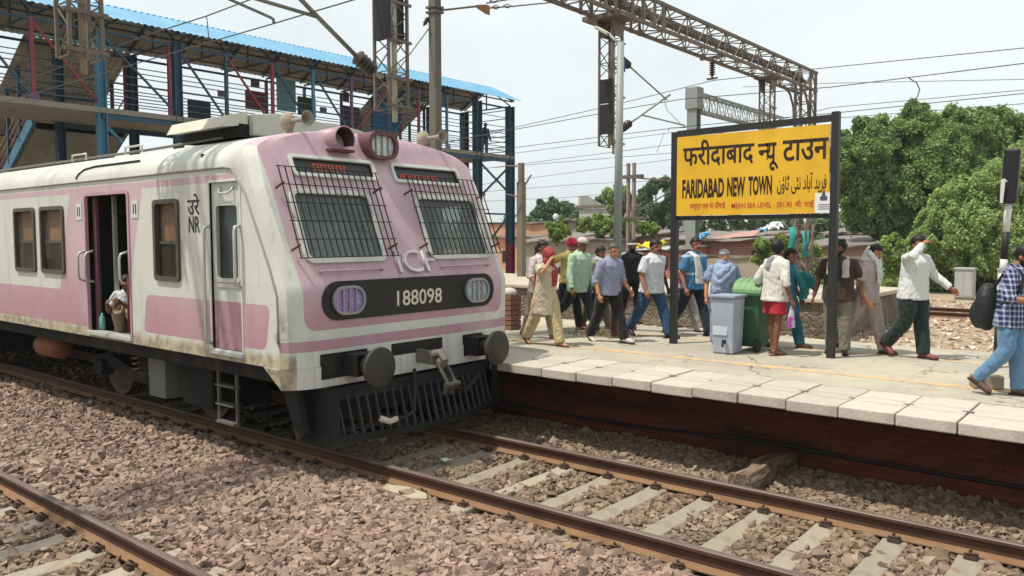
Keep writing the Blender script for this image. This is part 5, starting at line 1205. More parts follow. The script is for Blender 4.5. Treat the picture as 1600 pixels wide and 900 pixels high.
tree('tree','large dense green tree with lumpy crown behind the signal post',[(1330,250,30),(1360,240,36),(1370,290,40),(1420,220,36),(1420,280,44),(1480,240,40),(1470,310,40),(1360,340,30),(1395,350,26),(1520,235,34),(1520,290,40),(1332,232,26),(1330,280,32),(1345,325,32),(1372,205,26),(1400,250,40),(1392,310,40),(1432,192,28),(1462,230,40),(1450,290,42),(1492,190,20),(1515,205,30),(1500,270,42),(1345,196,12),(1425,340,30),(1475,330,30),(1338,300,28),(1310,250,20)],46,.072,330000,LF1,(1385,400),46,.0,1.12,ball=(.2,.36))
tree('tree','second big green tree running out of the right edge',[(1540,240,40),(1562,205,30),(1600,215,36),(1590,270,45),(1532,186,14),(1640,240,50),(1650,300,50),(1545,180,10),(1560,300,40),(1620,330,40)],47,.072,190000,LF1,(1580,420),44,.0,1.12,ball=(.2,.36))
tree('bush_tree','feathery light green bushy tree spreading in front of the right tree',[(1455,345,22),(1480,322,24),(1516,300,28),(1556,282,32),(1600,270,36),(1500,355,36),(1548,345,42),(1600,345,46),(1470,385,28),(1525,400,32),(1575,400,40),(1640,320,60),(1440,375,16),(1620,400,40)],35,.05,230000,LF2,(1530,440),30,.7,1.15,ball=(.26,.46))
tree('bush','bright green leafy bush between the white shirt man and pinkish shirt man',[(1395,385,15),(1412,400,20),(1398,425,20),(1430,420,22),(1378,392,10),(1440,445,16),(1400,450,14)],37,.06,34000,LF4,(1408,460),14,.3,1.15,cat='bush')
tree('bush','dark green hedge below the feathery tree',[(1460,425,20),(1500,432,20),(1540,430,22),(1580,432,24),(1480,450,14),(1620,430,24)],36,.07,30000,LF1,(1520,462),12,.2,1.15,cat='bush')
tree('bush','pale leafy sapling left of the white shirt in front of the brick house',[(1190,382,11),(1200,398,12),(1186,405,9),(1205,415,10),(1196,428,9)],34,.05,12000,LF4,(1196,455),16,.2,1.2,cat='bush',ball=(.26,.5))
tree('bush','light green shrub around the dead branches',[(1222,378,10),(1236,385,11),(1275,392,9),(1282,420,11),(1288,445,12),(1300,455,10),(1250,395,10)],33,.05,16000,LF4,(1280,465),16,.2,1.2,cat='bush',ball=(.26,.5))
tree('tree','dark tree seen under the lower edge of the yellow sign',[(1090,352,14),(1120,350,14),(1150,348,14),(1180,350,14),(1210,350,16),(1240,352,16),(1270,356,16),(1295,352,16)],66,.11,36000,LF3,(1200,385),20,ball=(.26,.46))
tree('tree','hazy round tree on the skyline right of the concrete pole',[(848,330,14),(866,322,13),(885,326,14),(902,332,10),(835,340,9),(858,338,12),(890,342,12),(843,316,4)],95,.15,34000,LF3,(870,352),20,ball=(.26,.46))
tree('tree','slim light tree standing before the far white house',[(948,302,10),(960,308,12),(975,300,10),(955,325,8),(985,312,9),(966,294,7)],72,.10,22000,LF2,(962,365),20,ball=(.24,.42))
tree('tree','tall loose crowned tree left of the yellow sign',[(1008,305,13),(1020,292,13),(1038,288,14),(1050,305,14),(1015,325,15),(1035,330,16),(1050,345,15),(1000,335,10),(1060,320,14),(1020,350,12)],70,.11,44000,LF3,(1030,372),20,ball=(.24,.42))
tree('bush','yellow green weeds growing on the shed roofs beneath the white house',[(918,352,9),(935,350,11),(952,354,10),(968,352,10),(985,356,10),(1002,356,8),(940,362,8),(975,363,8),(1020,360,7)],52,.07,26000,LF4,(955,375),18,0,1.5,cat='bush',ball=(.3,.6))
tree('bush','olive green creeper hanging over the roof of the peach house',[(862,356,8),(872,360,9),(880,364,8),(868,368,7)],46,.06,12000,LF4,(870,378),16,0,1.5,cat='bush',ball=(.3,.6))
tree('tree','low hazy tree standing right beside the footbridge end column',[(825,346,9),(836,350,10),(848,352,9),(818,352,8)],88,.14,14000,LF3,(832,362),16,ball=(.28,.5))
tree('tree','low hazy tree between the round tree and the far white house',[(882,350,9),(896,346,10),(908,350,9),(900,336,6)],90,.14,14000,LF3,(896,360),16,ball=(.28,.5))
tree('tree','wide dark tree directly behind the far white house roof',[(925,322,10),(940,316,11),(958,318,10),(990,318,12),(975,322,10),(1000,316,10)],86,.13,22000,LF3,(960,350),16,ball=(.28,.5))
# far belt of trees closing the horizon
n = 26000; xx = rng.uniform(-330,190,n); yy = rng.uniform(120,170,n); hh = (3.5+2.2*np.sin(xx*.11)+1.3*np.sin(xx*.31+1)+.8*np.sin(xx*.9))*rng.uniform(.0,1,n)**.6
P_ = np.stack([xx,yy,hh-.2],1); d_ = rng.normal(size=(n,3)); a = d_/np.linalg.norm(d_,axis=1)[:,None]; bb = np.cross(a,rng.normal(size=(n,3))); bb /= np.linalg.norm(bb,axis=1)[:,None]; a *= .75; bb *= .5
tag(raw_mesh('tree_belt', np.stack([P_-a,P_-bb,P_+a,P_+bb],1).reshape(-1,3), np.arange(4*n).reshape(-1,4), LF3, rng.uniform(0,1,n)), 'hazy belt of distant trees along the horizon', kind='stuff')
# ------------------------------------------------------------------ people
SKINS = {}
def skin_mats(k, c):
    if k not in SKINS:
        b = MatB('skin_'+k, .55, 0, .35); n = b.noise(30,3); b.color(b.scalec(c,(n-.5)*.25+1)); b.b.inputs['Subsurface Weight'].default_value = .06
        SKINS[k] = (b.m, mat('brow_dark','#1c1512',.7,.1,20), mat('lip_'+k, tuple(x*y for x,y in zip(lin(c)[:3],(.72,.5,.5))),.5,.1,20), mat('eye_white','#b9b2aa',.3,.05,20))
    return SKINS[k]
SK = {'tan':'#b07d5f','brown':'#946650','dark':'#744e3c'}
HAIRB = MatB('hair_black', .5, 0, .3); HAIRB.color(HAIRB.scalec('#191513', HAIRB.noise(60,3,stretch=(1,1,.3))*1.2+.4)); HAIRB.bump(HAIRB.noise(70,3,stretch=(1,1,.25)),.6,.01); HAIRB = HAIRB.m
HAIRG = mat('hair_grey','#4d4844',.6,.3,20)
def remesh(mb, voxel, smooth=4):
    me = bpy.data.meshes.new('tmp'); me.from_pydata(mb.v,[],mb.f); me.update()
    bm = bmesh.new(); bm.from_mesh(me); bmesh.ops.recalc_face_normals(bm, faces=bm.faces); bm.to_mesh(me); bm.free()
    o = bpy.data.objects.new('tmp', me); COL.objects.link(o)
    md = o.modifiers.new('r','REMESH'); md.mode = 'VOXEL'; md.voxel_size = voxel
    if smooth: sm = o.modifiers.new('s','SMOOTH'); sm.factor = .5; sm.iterations = smooth
    out = bpy.data.meshes.new_from_object(o.evaluated_get(bpy.context.evaluated_depsgraph_get()))
    bpy.data.objects.remove(o); bpy.data.meshes.remove(me); return out
from mathutils import noise as NZ
def wrinkle(me, amp, f=9):
    n = len(me.vertices); off = Vector((random.uniform(0,99),random.uniform(0,99),random.uniform(0,99)))
    co = np.empty(n*3); me.vertices.foreach_get('co',co); co = co.reshape(-1,3); no = np.empty(n*3); me.vertex_normals.foreach_get('vector',no); no = no.reshape(-1,3)
    for i in range(n):
        c = Vector(co[i]); k = NZ.noise(Vector((c.x*f*1.3,c.y*f*1.3,c.z*f*.6+c.x*f*.5))+off)+.5*NZ.noise(Vector((c.x*f*2.4,c.y*f*2.4,c.z*f*1.9-c.y*f))+off)
        co[i] += no[i]*(amp*(1-2*abs(k)))
    me.vertices.foreach_set('co',co.ravel()); me.update()
WRK = {'shirt':.011,'kurta':.012,'trousers':.010,'shorts':.010,'scarf':.010,'shawl':.014,'towel':.008,'dupatta':.011}
def finish(me, name, m, parent, cut=None, matf=None):
    if name in WRK: wrinkle(me, WRK[name])
    if cut:
        bm = bmesh.new(); bm.from_mesh(me)
        bmesh.ops.delete(bm, geom=[f for f in bm.faces if cut(f.calc_center_median())], context='FACES'); bm.to_mesh(me); bm.free()
    me.materials.clear()
    for q in (m if isinstance(m,(list,tuple)) else [m]): me.materials.append(q)
    n = len(me.polygons); me.polygons.foreach_set('material_index', np.zeros(n,np.int32))
    if matf:
        for p in me.polygons:
            k = matf(p.center)
            if k: p.material_index = k
    me.shade_smooth(); me.name = name
    o = bpy.data.objects.new(name, me); COL.objects.link(o); o.parent = parent; return o
def ik(Sh, T, l1, l2, pole):
    d = T-Sh; L = min(d.length, (l1+l2)*.995); d = d.normalized(); T = Sh+d*L
    a = (l1*l1-l2*l2+L*L)/(2*L); h = math.sqrt(max(0,l1*l1-a*a)); p = (pole-d*pole.dot(d)); p = p.normalized() if p.length > 1e-4 else Vector((-1,0,0))
    return Sh+d*a+p*h, T
X_, Y_x, Z_ = Vector((1,0,0)), Vector((0,1,0)), Vector((0,0,1))
def person(label, pos, face, H, skin='brown', legs=((22,8),(-18,28)), arms=((.05,.07,-.31),(-.08,.07,-.31)), lean=3, head=(0,6), top=None, bot=None, shoes=None, hair='short', extra=None, fat=1.0, sit=None, poles=(None,None), curl=.5, group='people on the platform'):
    """legs: (thigh forward, knee bend) left, right; arms: wrist offset from the shoulder (forward, outward, up) / H"""
    t = thing('person', label, 'person', (0,0,0), group)
    R = {}; s = H/1.7
    th, sh, fh = .245*H, .246*H, .045*H
    hip0 = []
    for (f,k) in legs:
        a, b_ = rad(f), rad(f-k); hip0.append(th*math.cos(a)+sh*math.cos(b_))
    pitch = []
    for f,k in legs: pitch.append(max(0, -(f-k)-8)*.95 if sit is None else 0)
    hz = sit if sit is not None else max(h+fh+.11*s*math.sin(rad(p))*.9 for h,p in zip(hip0,pitch))
    hip = Vector((0,0,hz)); le = rad(lean)
    sp = lambda h, f=0, sd=0: hip+Vector((math.sin(le)*h*H+f*math.cos(le)*H, sd*H, math.cos(le)*h*H-f*math.sin(le)*H))
    Fv = Vector((math.cos(le),0,-math.sin(le)))
    B = MB(); leg_pts = []
    for sd,(f,k),p in zip((1,-1),legs,pitch):
        hj = hip+Vector((0,sd*.053*H,-.005*H)); a, b_ = rad(f), rad(f-k)
        kn = hj+Vector((math.sin(a),sd*.03,-math.cos(a)))*th; an = kn+Vector((math.sin(b_),0,-math.cos(b_)))*sh
        leg_pts.append((hj,kn,an,p,sd))
        B.tube([hj+Vector((0,0,.04*H)),hj.lerp(kn,.35),kn,kn.lerp(an,.3),kn.lerp(an,.7),an],[.082*s*fat,.076*s*fat,.052*s,.056*s,.040*s,.036*s],12)
        pr = rad(p); fd = Vector((math.cos(pr),sd*.16,-math.sin(pr))).normalized(); up = Vector((math.sin(pr),0,math.cos(pr)))
        B.tube([an-fd*.05*s-up*.018*s,an+fd*.03*s-up*.03*s,an+fd*.12*s-up*.045*s,an+fd*.175*s-up*.05*s],[.034*s,.040*s,.036*s,.022*s],10,flat=.75,side=(0,1,0))
    rings = lambda g: [(sp(-.055), .10,.085),(sp(-.01),.165,.118),(sp(.04),.16,.112),(sp(.09),.145,.105),(sp(.17),.158,.112),(sp(.225,.004),.170,.112),(sp(.255),.150,.095),(sp(.278),.105,.078),(sp(.300),.065,.058)]
    W_ = fat
    B.loft([(c, Y_x*a*s*W_*.93, Fv*b_*s*W_*.92) for c,a,b_ in rings(0)],18)
    nb = sp(.29); hyaw, hp = rad(head[0]), rad(head[1])
    Rh = Matrix.Rotation(hyaw,3,'Z') @ Matrix.Rotation(hp,3,'Y')
    hc = sp(.30)+Vector((.012*s,0,0))+Rh @ Vector((.016*s,0,.112*s))
    hl = lambda x,y,z: hc+Rh @ Vector((x*s,y*s,z*s))
    B.tube([sp(.27,-.004),hl(-.015,0,-.07)],[.058*s,.052*s],12)
    B.ell(hc+Rh @ Vector((-.008*s,0,.03*s)),(.097*s,.076*s,.092*s),rot=Rh); B.ell(hl(.025,0,-.035),(.066*s,.058*s,.078*s),rot=Rh); B.ell(hl(.06,0,-.085),(.026*s,.030*s,.024*s),rot=Rh)
    B.tube([hl(.082,0,.018),hl(.102,0,-.018),hl(.086,0,-.026)],[.010*s,.017*s,.012*s],8)
    for sd in (-1,1): B.ell(hl(-.008,sd*.077,-.004),(.022*s,.011*s,.033*s),rot=Rh)
    arm_pts = []; L1, L2 = .172*H, .152*H
    for i,(sd,(ax,ay,az)) in enumerate(zip((1,-1),arms)):
        Sh = sp(.252,0,sd*.102*W_); pole = poles[i] if poles[i] is not None else Vector((-1,sd*.35,-.2))
        El, Wr = ik(Sh, Sh+Vector((ax,sd*ay,az))*H, L1, L2, Vector(pole))
        arm_pts.append((Sh,El,Wr,sd))
        B.tube([Sh.lerp(sp(.25),.25),Sh,Sh.lerp(El,.4),El,El.lerp(Wr,.3),Wr],[.05*s,.054*s,.047*s,.038*s,.039*s,.027*s],12)
        d_ = (Wr-El).normalized(); n_ = Vector((0,sd,0)); n_ = (n_-d_*n_.dot(d_)).normalized(); w_ = d_.cross(n_).normalized()     # n_: back of hand, w_: across
        if w_.x < 0: w_ = -w_
        pm = Wr+d_*.085*s; B.tube([Wr-d_*.01*s,Wr+d_*.03*s,pm],[.026*s,.037*s,.040*s],10,flat=.5,side=w_)
        inw = -n_
        for q,(o_,ln) in enumerate(((.030,.070),(.010,.080),(-.010,.074),(-.029,.058))):
            r0 = pm+w_*o_*s-d_*.012*s; k1 = r0+(d_*(1-curl*.3)+inw*curl*.4).normalized()*ln*.5*s; k2 = k1+(d_*(1-curl)+inw*curl*1.1).normalized()*ln*.5*s
            B.tube([r0,k1,k2],[.0105*s,.0100*s,.0080*s],7)
        tb = Wr+d_*.035*s+w_*.028*s; B.tube([tb,tb+(w_*.7+d_*.7+inw*.4).normalized()*.038*s,tb+(w_*.35+d_*.95+inw*.6).normalized()*.066*s],[.0135*s,.0115*s,.009*s],7)
    Ri = Rh.transposed()
    def face_mat(c):
        l = Ri @ (c-hc)/s
        if l.x < .035 or l.z < -.08 or l.z > .05: return 0
        y = abs(l.y)
        if abs(y-.031) < .012 and abs(l.z-.012) < .006: return 1
        if abs(y-.032) < .018 and abs(l.z-.033) < .0045: return 1
        if y < .024 and abs(l.z+.052) < .0085 and l.x > .06: return 2
        return 0
    body = finish(remesh(B,.0075,3),'body',list(skin_mats(skin,SK[skin])),t,None,face_mat)
    ctx = dict(t=t,sp=sp,hl=hl,hc=hc,Rh=Rh,Ri=Ri,legs=leg_pts,arms=arm_pts,s=s,H=H,hip=hip,Fv=Fv,W=W_)
    # trousers / shorts
    if bot:
        m_, kind, loose = bot; G = MB()
        G.loft([(sp(-.06),Y_x*.11*s*W_,Fv*.10*s*W_),(sp(-.02),Y_x*.182*s*W_,Fv*.138*s*W_),(sp(.04),Y_x*.175*s*W_,Fv*.130*s*W_),(sp(.075),Y_x*.158*s*W_,Fv*.12*s*W_)],18)
        for hj,kn,an,p,sd in leg_pts:
            if kind == 'shorts': G.tube([hj+Vector((0,0,.04*H)),hj.lerp(kn,.4),hj.lerp(kn,.74)],[.100*s*W_,.098*s*loose,.102*s*loose],14)
            else:
                end = an+(an-kn).normalized()*.012*s if kind != 'rolled' else kn.lerp(an,.62)
                G.tube([hj+Vector((0,0,.04*H)),hj.lerp(kn,.4),kn.lerp(hj,.08),kn.lerp(an,.2),kn.lerp(an,.6),end],[.098*s*W_,.09*s*loose,.071*s*loose,.070*s*loose,.063*s*loose,.060*s*loose],14)
        me = remesh(G,.012,5); finish(me,'trousers' if kind != 'shorts' else 'shorts',m_,t)
    if top:
        m_, kind, sleeve, hem, loose = top; G = MB(); e = .018*s*loose
        rr = [(sp(.303),.072*s,.066*s),(sp(.284),.108*s*W_+e*.3,.084*s+e*.5),(sp(.262),.152*s*W_+e*.4,.098*s+e*.7),(sp(.228,.004),.176*s*W_+e*.7,.116*s*W_+e),(sp(.17),.164*s*W_+e,.118*s*W_+e),(sp(.09),.155*s*W_+e*1.5,.116*s*W_+e*1.3),(sp(.03),.172*s*W_+e*1.2,.128*s*W_+e)]
        h = -.03
        while h > hem+.005: rr.append((sp(h) if h > -.1 else sp(-.1)-Z_*(-.1-h)*H,(.180+.02*max(0,-h)/.1*.6)*s*W_+e,(.134+.03*max(0,-h)/.1*.5)*s*W_+e)); h -= .05
        hc_ = sp(hem) if hem > -.1 else sp(-.1)-Z_*(-.1-hem)*H
        rr.append((hc_,(.183+.012*max(0,-hem)/.1)*s*W_+e,(.138+.018*max(0,-hem)/.1)*s*W_+e))
        G.loft([(c,Y_x*a,Fv*b_) for c,a,b_ in rr],20)
        for Sh,El,Wr,sd in arm_pts:
            if sleeve == 'short': G.tube([Sh.lerp(sp(.25),.3),Sh,Sh.lerp(El,.45),Sh.lerp(El,.78)],[.058*s,.066*s,.066*s*loose,.068*s*loose],12)
            elif sleeve == 'elbow': G.tube([Sh.lerp(sp(.25),.3),Sh,Sh.lerp(El,.5),El,El.lerp(Wr,.25)],[.058*s,.066*s,.062*s,.058*s,.056*s],12)
            elif sleeve == 'long': G.tube([Sh.lerp(sp(.25),.3),Sh,Sh.lerp(El,.5),El,El.lerp(Wr,.45),El.lerp(Wr,.96)],[.058*s,.066*s,.062*s,.055*s,.050*s,.041*s],12)
        if kind == 'collar': G.tube([sp(.296,.0,.04),sp(.30,.035,.02),sp(.30,.04,0),sp(.30,.035,-.02),sp(.296,0,-.04),sp(.305,-.03,-.02),sp(.305,-.033,.02),sp(.296,0,.04)],.016*s,8)
        if kind == 'collar':
            Q = MB(); Q.tube([sp(.275,.062),sp(.245,.077),sp(.20,.083+.01*loose*(W_-.9)),sp(.12,.080+.06*(W_-1)),sp(.05,.083+.06*(W_-1))],.016*s,8,flat=.35,side=(0,1,0)); Q.build('button_placket',m_,t,smooth=True)
            Q = MB(); Q.prism(rrect(-.045,.045,-.06,.05,.01),sp(.19,.076,.05),(0,1,0),(0,0,1),.012*s); Q.build('pocket',m_,t,smooth=False)
        finish(remesh(G,.011,4),'kurta' if hem < -.12 else 'shirt',m_,t)
    if shoes:
        m_, kind = shoes; m2 = mat('sole_dark','#3a3029',.8); 
        for hj,kn,an,p,sd in leg_pts:
            pr = rad(p); fd = Vector((math.cos(pr),sd*.16,-math.sin(pr))).normalized(); up = Vector((math.sin(pr),0,math.cos(pr))); G = MB()
            b0 = an-up*.045*s
            if kind == 'shoe':
                G.tube([b0-fd*.06*s+up*.018*s,b0+fd*.02*s+up*.025*s,b0+fd*.10*s+up*.008*s,b0+fd*.175*s,b0+fd*.205*s],[.040*s,.048*s,.047*s,.040*s,.02*s],12,flat=.85,side=(0,1,0)); G.tube([an+up*.01*s,b0],[.045*s,.046*s],10)
                so_ = finish(remesh(G,.010,3),'shoe',m_,t)
            Q = MB(); pl = [(-.075,-.03),(-.085,0),(-.075,.03),(.02,.036),(.12,.046),(.19,.034),(.21,0),(.19,-.034),(.12,-.042),(.02,-.034)]
            sidev = up.cross(fd).normalized(); 
            Q.prism([(x*s,y*s) for x,y in pl], b0-up*(.028 if kind == 'shoe' else .034)*s, fd, sidev, .016*s)
            if kind != 'shoe':
                Q.tube([b0+fd*.07*s+sidev*.047*s-up*.02*s,b0+fd*.075*s+sidev*.03*s+up*.028*s,b0+fd*.08*s-sidev*.02*s+up*.028*s,b0+fd*.075*s-sidev*.045*s-up*.02*s],.011*s,6)
                Q.tube([b0-fd*.02*s+sidev*.044*s-up*.01*s,b0-fd*.05*s+sidev*.03*s+up*.03*s,b0-fd*.05*s-sidev*.03*s+up*.03*s,b0-fd*.02*s-sidev*.044*s-up*.01*s],.009*s,6)
            Q.build('sole' if kind == 'shoe' else 'sandal', m2 if kind == 'shoe' else m_, t)
    if hair in ('short','grey','bob','bald','long','beard','messy'):
        G = MB(); r = {'short':(.106,.087,.100),'grey':(.102,.082,.096),'bald':(.101,.081,.094),'bob':(.115,.095,.108),'long':(.113,.092,.108),'beard':(.106,.087,.1),'messy':(.118,.10,.112)}[hair]
        G.ell(hl(-.014,0,.040),tuple(x*s for x in r),rot=Rh)
        if hair == 'messy':
            for k in range(14): G.ell(hl(-.035+random.uniform(-.06,.04),random.uniform(-.08,.08),.06+random.uniform(-.04,.06)),(.035*s,)*3)
        if hair == 'long': G.tube([hl(-.07,0,.02),hl(-.09,0,-.08),hl(-.09,0,-.12)],[.075*s,.06*s,.045*s],10)
        def cut(c):
            l = Ri @ (c-hc)/s
            if hair == 'bald': return l.z > .035+.02*(l.x > 0) or l.x > .012 or l.z < -.05
            if l.z < -.06 and hair not in('long',): return True
            line = .066 if hair != 'grey' else .078
            return (l.x > .012 and l.z < line) or (l.x > -.02 and l.z < .0)
        o_ = finish(remesh(G,.009,2),'hair',HAIRG if hair in('grey','bald') else HAIRB,t,cut); md = o_.modifiers.new('thick','SOLIDIFY'); md.thickness = .006*s; md.offset = 0
        if hair == 'beard' or hair == 'messy':
            G = MB(); G.ell(hl(.030,0,-.055),(.070*s,.064*s,.062*s),rot=Rh)
            o_ = finish(remesh(G,.009,2),'beard',HAIRB,t,lambda c: (lambda l: l.z > -.032 or l.x < .0 or (abs(l.y) < .02 and abs(l.z+.05) < .01))(Ri @ (c-hc)/s))
        if hair == 'short' and skin != 'x':
            G = MB(); G.tube([hl(.088,.026,-.036),hl(.097,0,-.033),hl(.088,-.026,-.036)],[.006*s,.008*s,.006*s],6); G.build('moustache',HAIRB,t)
    if extra: extra(ctx)
    t.location = pos; t.rotation_euler.z = rad(face); return t
def soft(ctx, name, m, tubes, voxel=.012, sm=4, cut=None):
    G = MB()
    for a in tubes: a(G)
    return finish(remesh(G,voxel,sm),name,m,ctx['t'],cut)
def T_(pts,r,flat=1,side=None): return lambda G: G.tube(pts,r,10,flat=flat,side=side)
def E_(c,r,rot=None): return lambda G: G.ell(c,r,rot=rot)
def gp(px,py): p = onZ(px,py,PZ+.012); return (p.x,p.y,PZ+.004)
C = cloth
WHITE = C('white_cotton','#c4c6c8'); CREAM = C('cream_cotton','#b9ad97'); BEIGE = C('beige_cotton','#b3a27e'); NAVY = C('navy_trouser','#23262f'); BLACKC = C('black_trouser','#1f1d1d'); JEAN = C('blue_denim','#2f4968'); LJEAN = C('light_denim','#5d7f9f')
SHB = mat('shoe_black','#232122',.45,.2,8); SHBR = mat('shoe_brown','#5b4336',.55,.2,8); SHW = mat('shoe_white','#b5b1aa',.6,.1,8); SHM = mat('shoe_maroon','#74383a',.55,.2,8)
# 1 woman with red scarf
def x1(c):
    hl,s,sp = c['hl'],c['s'],c['sp']
    RS = MatB('red_print_scarf',.85,0,.2); vv = RS.voro(38); RS.color(RS.mix(vv.smooth(.25,.5),'#7d2830','#9a4a48')); RS.bump(RS.noise(10,3,stretch=(1,1,.5)),.6,.04)
    soft(c,'scarf',RS.m,[E_(hl(-.008,0,.032),(.118*s,.10*s,.115*s),c['Rh']),E_(hl(.015,0,-.07),(.10*s,.095*s,.09*s)),T_([sp(.30,-.02),sp(.25,-.03),sp(.16,-.075),sp(.02,-.09)],[.10*s,.15*s,.15*s,.11*s],.45,(0,1,0)),T_([sp(.29,.03,.03),sp(.22,.075,.04),sp(.08,.085,.04)],[.07*s,.07*s,.06*s],.4,(0,1,0))],
         cut=lambda p: (lambda l: l.x > .07 and -.025 < l.z < .03)(c['Ri']@(p-c['hc'])/s))
    soft(c,'shoulder_bag',mat('bag_orange','#b3492f',.6,.15,6),[T_([sp(-.02,-.10,.03),sp(-.06,-.12,.03)],[.08*s,.07*s],.5,(1,0,0))])
    Wr = c['arms'][0][2]; G = MB(); d=(c['arms'][0][1]-Wr).normalized(); G.tube([Wr+d*.03,Wr+d*.045],.034*s,10); G.build('bangle',mat('bangle_gold','#a07a3a',.4,.1,9,.6),c['t'])
person('woman in cream tunic covering her face with a dark red scarf', gp(852,538), -14, 1.58, 'tan', ((20,4),(-20,14)), ((-.07,.04,-.30),(.13,-.03,.07)), 5, (-8,12), (CREAM,'plain','short',-.20,1.1), (BEIGE,'loose',1.35), (SHBR,'sandal'), 'none', x1, .95, poles=(None,(.5,-.9,-.9)))
# 2 man behind her
def x2(c):
    hl,s,sp = c['hl'],c['s'],c['sp']; soft(c,'towel',WHITE,[T_([sp(.16,-.06,.09),sp(.28,-.03,.08),hl(-.06,.06,-.02),hl(-.07,.05,.06)],[.05*s,.055*s,.06*s,.05*s],.5,(1,0,0))])
person('man in pale pink shirt and grey trousers half hidden behind the red scarfed woman', gp(843,527), -10, 1.68, 'brown', ((16,2),(-14,12)), ((-.05,.06,-.31),(.16,.08,-.24)), 4, (10,8), (C('pink_white_shirt','#c3b4b4'),'collar','elbow',-.07,1.1), (C('stone_trouser','#8d8477'),'full',1.1), (SHM,'sandal'), 'short', x2)
# 3 yellow shirt, red turban
def x3(c):
    hl,s,sp = c['hl'],c['s'],c['sp']
    soft(c,'turban',C('red_turban','#a3293a',.15,.6),[E_(hl(-.012,0,.062),(.125*s,.108*s,.088*s),Matrix.Rotation(.25,3,'Y')@c['Rh']),E_(hl(-.055,0,.04),(.085*s,.095*s,.085*s)),T_([hl(.10,0,.06),hl(.05,.09,.05),hl(-.06,.09,.03)],.03*s),T_([hl(.10,0,.06),hl(.05,-.09,.05),hl(-.06,-.09,.03)],.03*s)])
person('man in yellow shirt and red turban with his hand on his hip', gp(889,513), -5, 1.70, 'brown', ((12,2),(-14,10)), ((-.02,.10,-.22),(-.06,.13,-.17)), 4, (25,10), (C('yellow_shirt','#bfae6a'),'collar','elbow',-.03,1.1), (NAVY,'full',1.1), (SHM,'sandal'), 'none', x3)
# 4 green shirt, white cap, bag
def x4(c):
    hl,s,sp = c['hl'],c['s'],c['sp']
    soft(c,'cap',C('white_skullcap','#b9b3ab'),[E_(hl(-.012,0,.062),(.103*s,.086*s,.074*s),c['Rh'])],.009,2,cut=lambda p:(c['Ri']@(p-c['hc'])).z < .050*s)
    Wr = c['arms'][0][2]; G = MB(); G.prism(rrect(-.17,.17,-.40,-.10,.04),Wr+Vector((0,.05,0)),(1,0,0),(0,.05,1),-.12)
    G.tube([Wr+Vector((-.11,-.0,-.12)),Wr+Vector((-.05,0,-.04)),Wr+Vector((.05,0,-.04)),Wr+Vector((.11,0,-.12))],.012,6); G.build('hand_bag',mat('bag_black','#22242a',.55,.2,6,0,.4,12),c['t'],bevel=.03)
person('thin man in mint green shirt with a white skullcap carrying a black bag', gp(903,519), -8, 1.78, 'dark', ((22,0),(-26,34)), ((.05,.05,-.31),(.05,.06,-.31)), 5, (-5,14), (C('mint_shirt','#a3bfa6'),'collar','long',-.09,1.15), (C('charcoal_trouser','#2b2e33'),'full',1.1), (SHBR,'sandal'), 'bald', x4)
# 5 person behind with white scarf
def x5(c):
    hl,s,sp = c['hl'],c['s'],c['sp']; soft(c,'scarf',C('grey_white_scarf','#b1b1ae',.15,.6),[T_([hl(-.09,0,-.02),sp(.27,-.05),sp(.14,-.06),sp(-.02,-.05)],[.06*s,.14*s,.17*s,.14*s],.5,(0,1,0)),T_([sp(.29,.05),sp(.2,.09),sp(.08,.08)],[.09*s,.13*s,.12*s],.4,(0,1,0)),E_(sp(.28),(.11*s,.16*s,.07*s))])
person('person with dark hair and grey white scarf seen between the green and grey shirts', gp(934,512), -12, 1.56, 'brown', ((14,2),(-16,14)), ((.04,.07,-.30),(-.05,.07,-.30)), 4, (0,10), (C('patterned_kurta','#a8a49a'),'plain','long',-.16,1.15), (C('olive_trouser','#6b6750'),'full',1.1), (SHM,'sandal'), 'long', x5)
# 6 grey shirt old man
person('balding man in grey blue shirt walking in front of the lamp post', gp(950,533), -14, 1.66, 'tan', ((20,2),(-16,14)), ((.10,.05,-.27),(.02,.06,-.30)), 7, (-4,18), (C('grey_blue_shirt','#8589a0'),'collar','elbow',-.05,1.1), (BLACKC,'full',1.25), (SHW,'shoe'), 'grey', None, 1.08)
# 7 black tee, headband
def x7(c):
    hl,s,sp = c['hl'],c['s'],c['sp']; soft(c,'headband',WHITE,[T_([hl(.105*math.cos(a)-.01,.088*math.sin(a),.042+.01*math.cos(a)) for a in [2*PI*i/16 for i in range(17)]],.022*s)],.009,2)
    for sd in (-1,1): soft(c,'shoulder_panel',C('panel_white','#b5b2ac'),[T_([sp(.285,0,sd*.07),c['arms'][0 if sd>0 else 1][0]+Vector((0,sd*.015,.012)),c['arms'][0 if sd>0 else 1][0].lerp(c['arms'][0 if sd>0 else 1][1],.6)+Vector((0,sd*.028,.0))],[.04*s,.055*s,.05*s])])
person('bearded man in black and white tee with a white headband facing the camera', gp(986,503), -42, 1.66, 'dark', ((8,4),(-12,26)), ((.02,.08,-.31),(-.02,.08,-.31)), 2, (-8,6), (C('black_tee','#1f1f21'),'plain','short',-.05,1.1), (C('black_joggers','#1d1c1d'),'full',1.0), (SHBR,'shoe'), 'beard', x7)
# 8 white shirt jeans
person('stout man in white short sleeved shirt and blue jeans walking left of the sign post', gp(1018,525), -12, 1.72, 'brown', ((22,4),(-20,20)), ((-.06,.07,-.30),(.06,.06,-.30)), 4, (-4,4), (C('white_shirt','#c2c5cb'),'collar','short',-.07,1.15), (JEAN,'full',1.2), (SHB,'shoe'), 'short', None, 1.14)
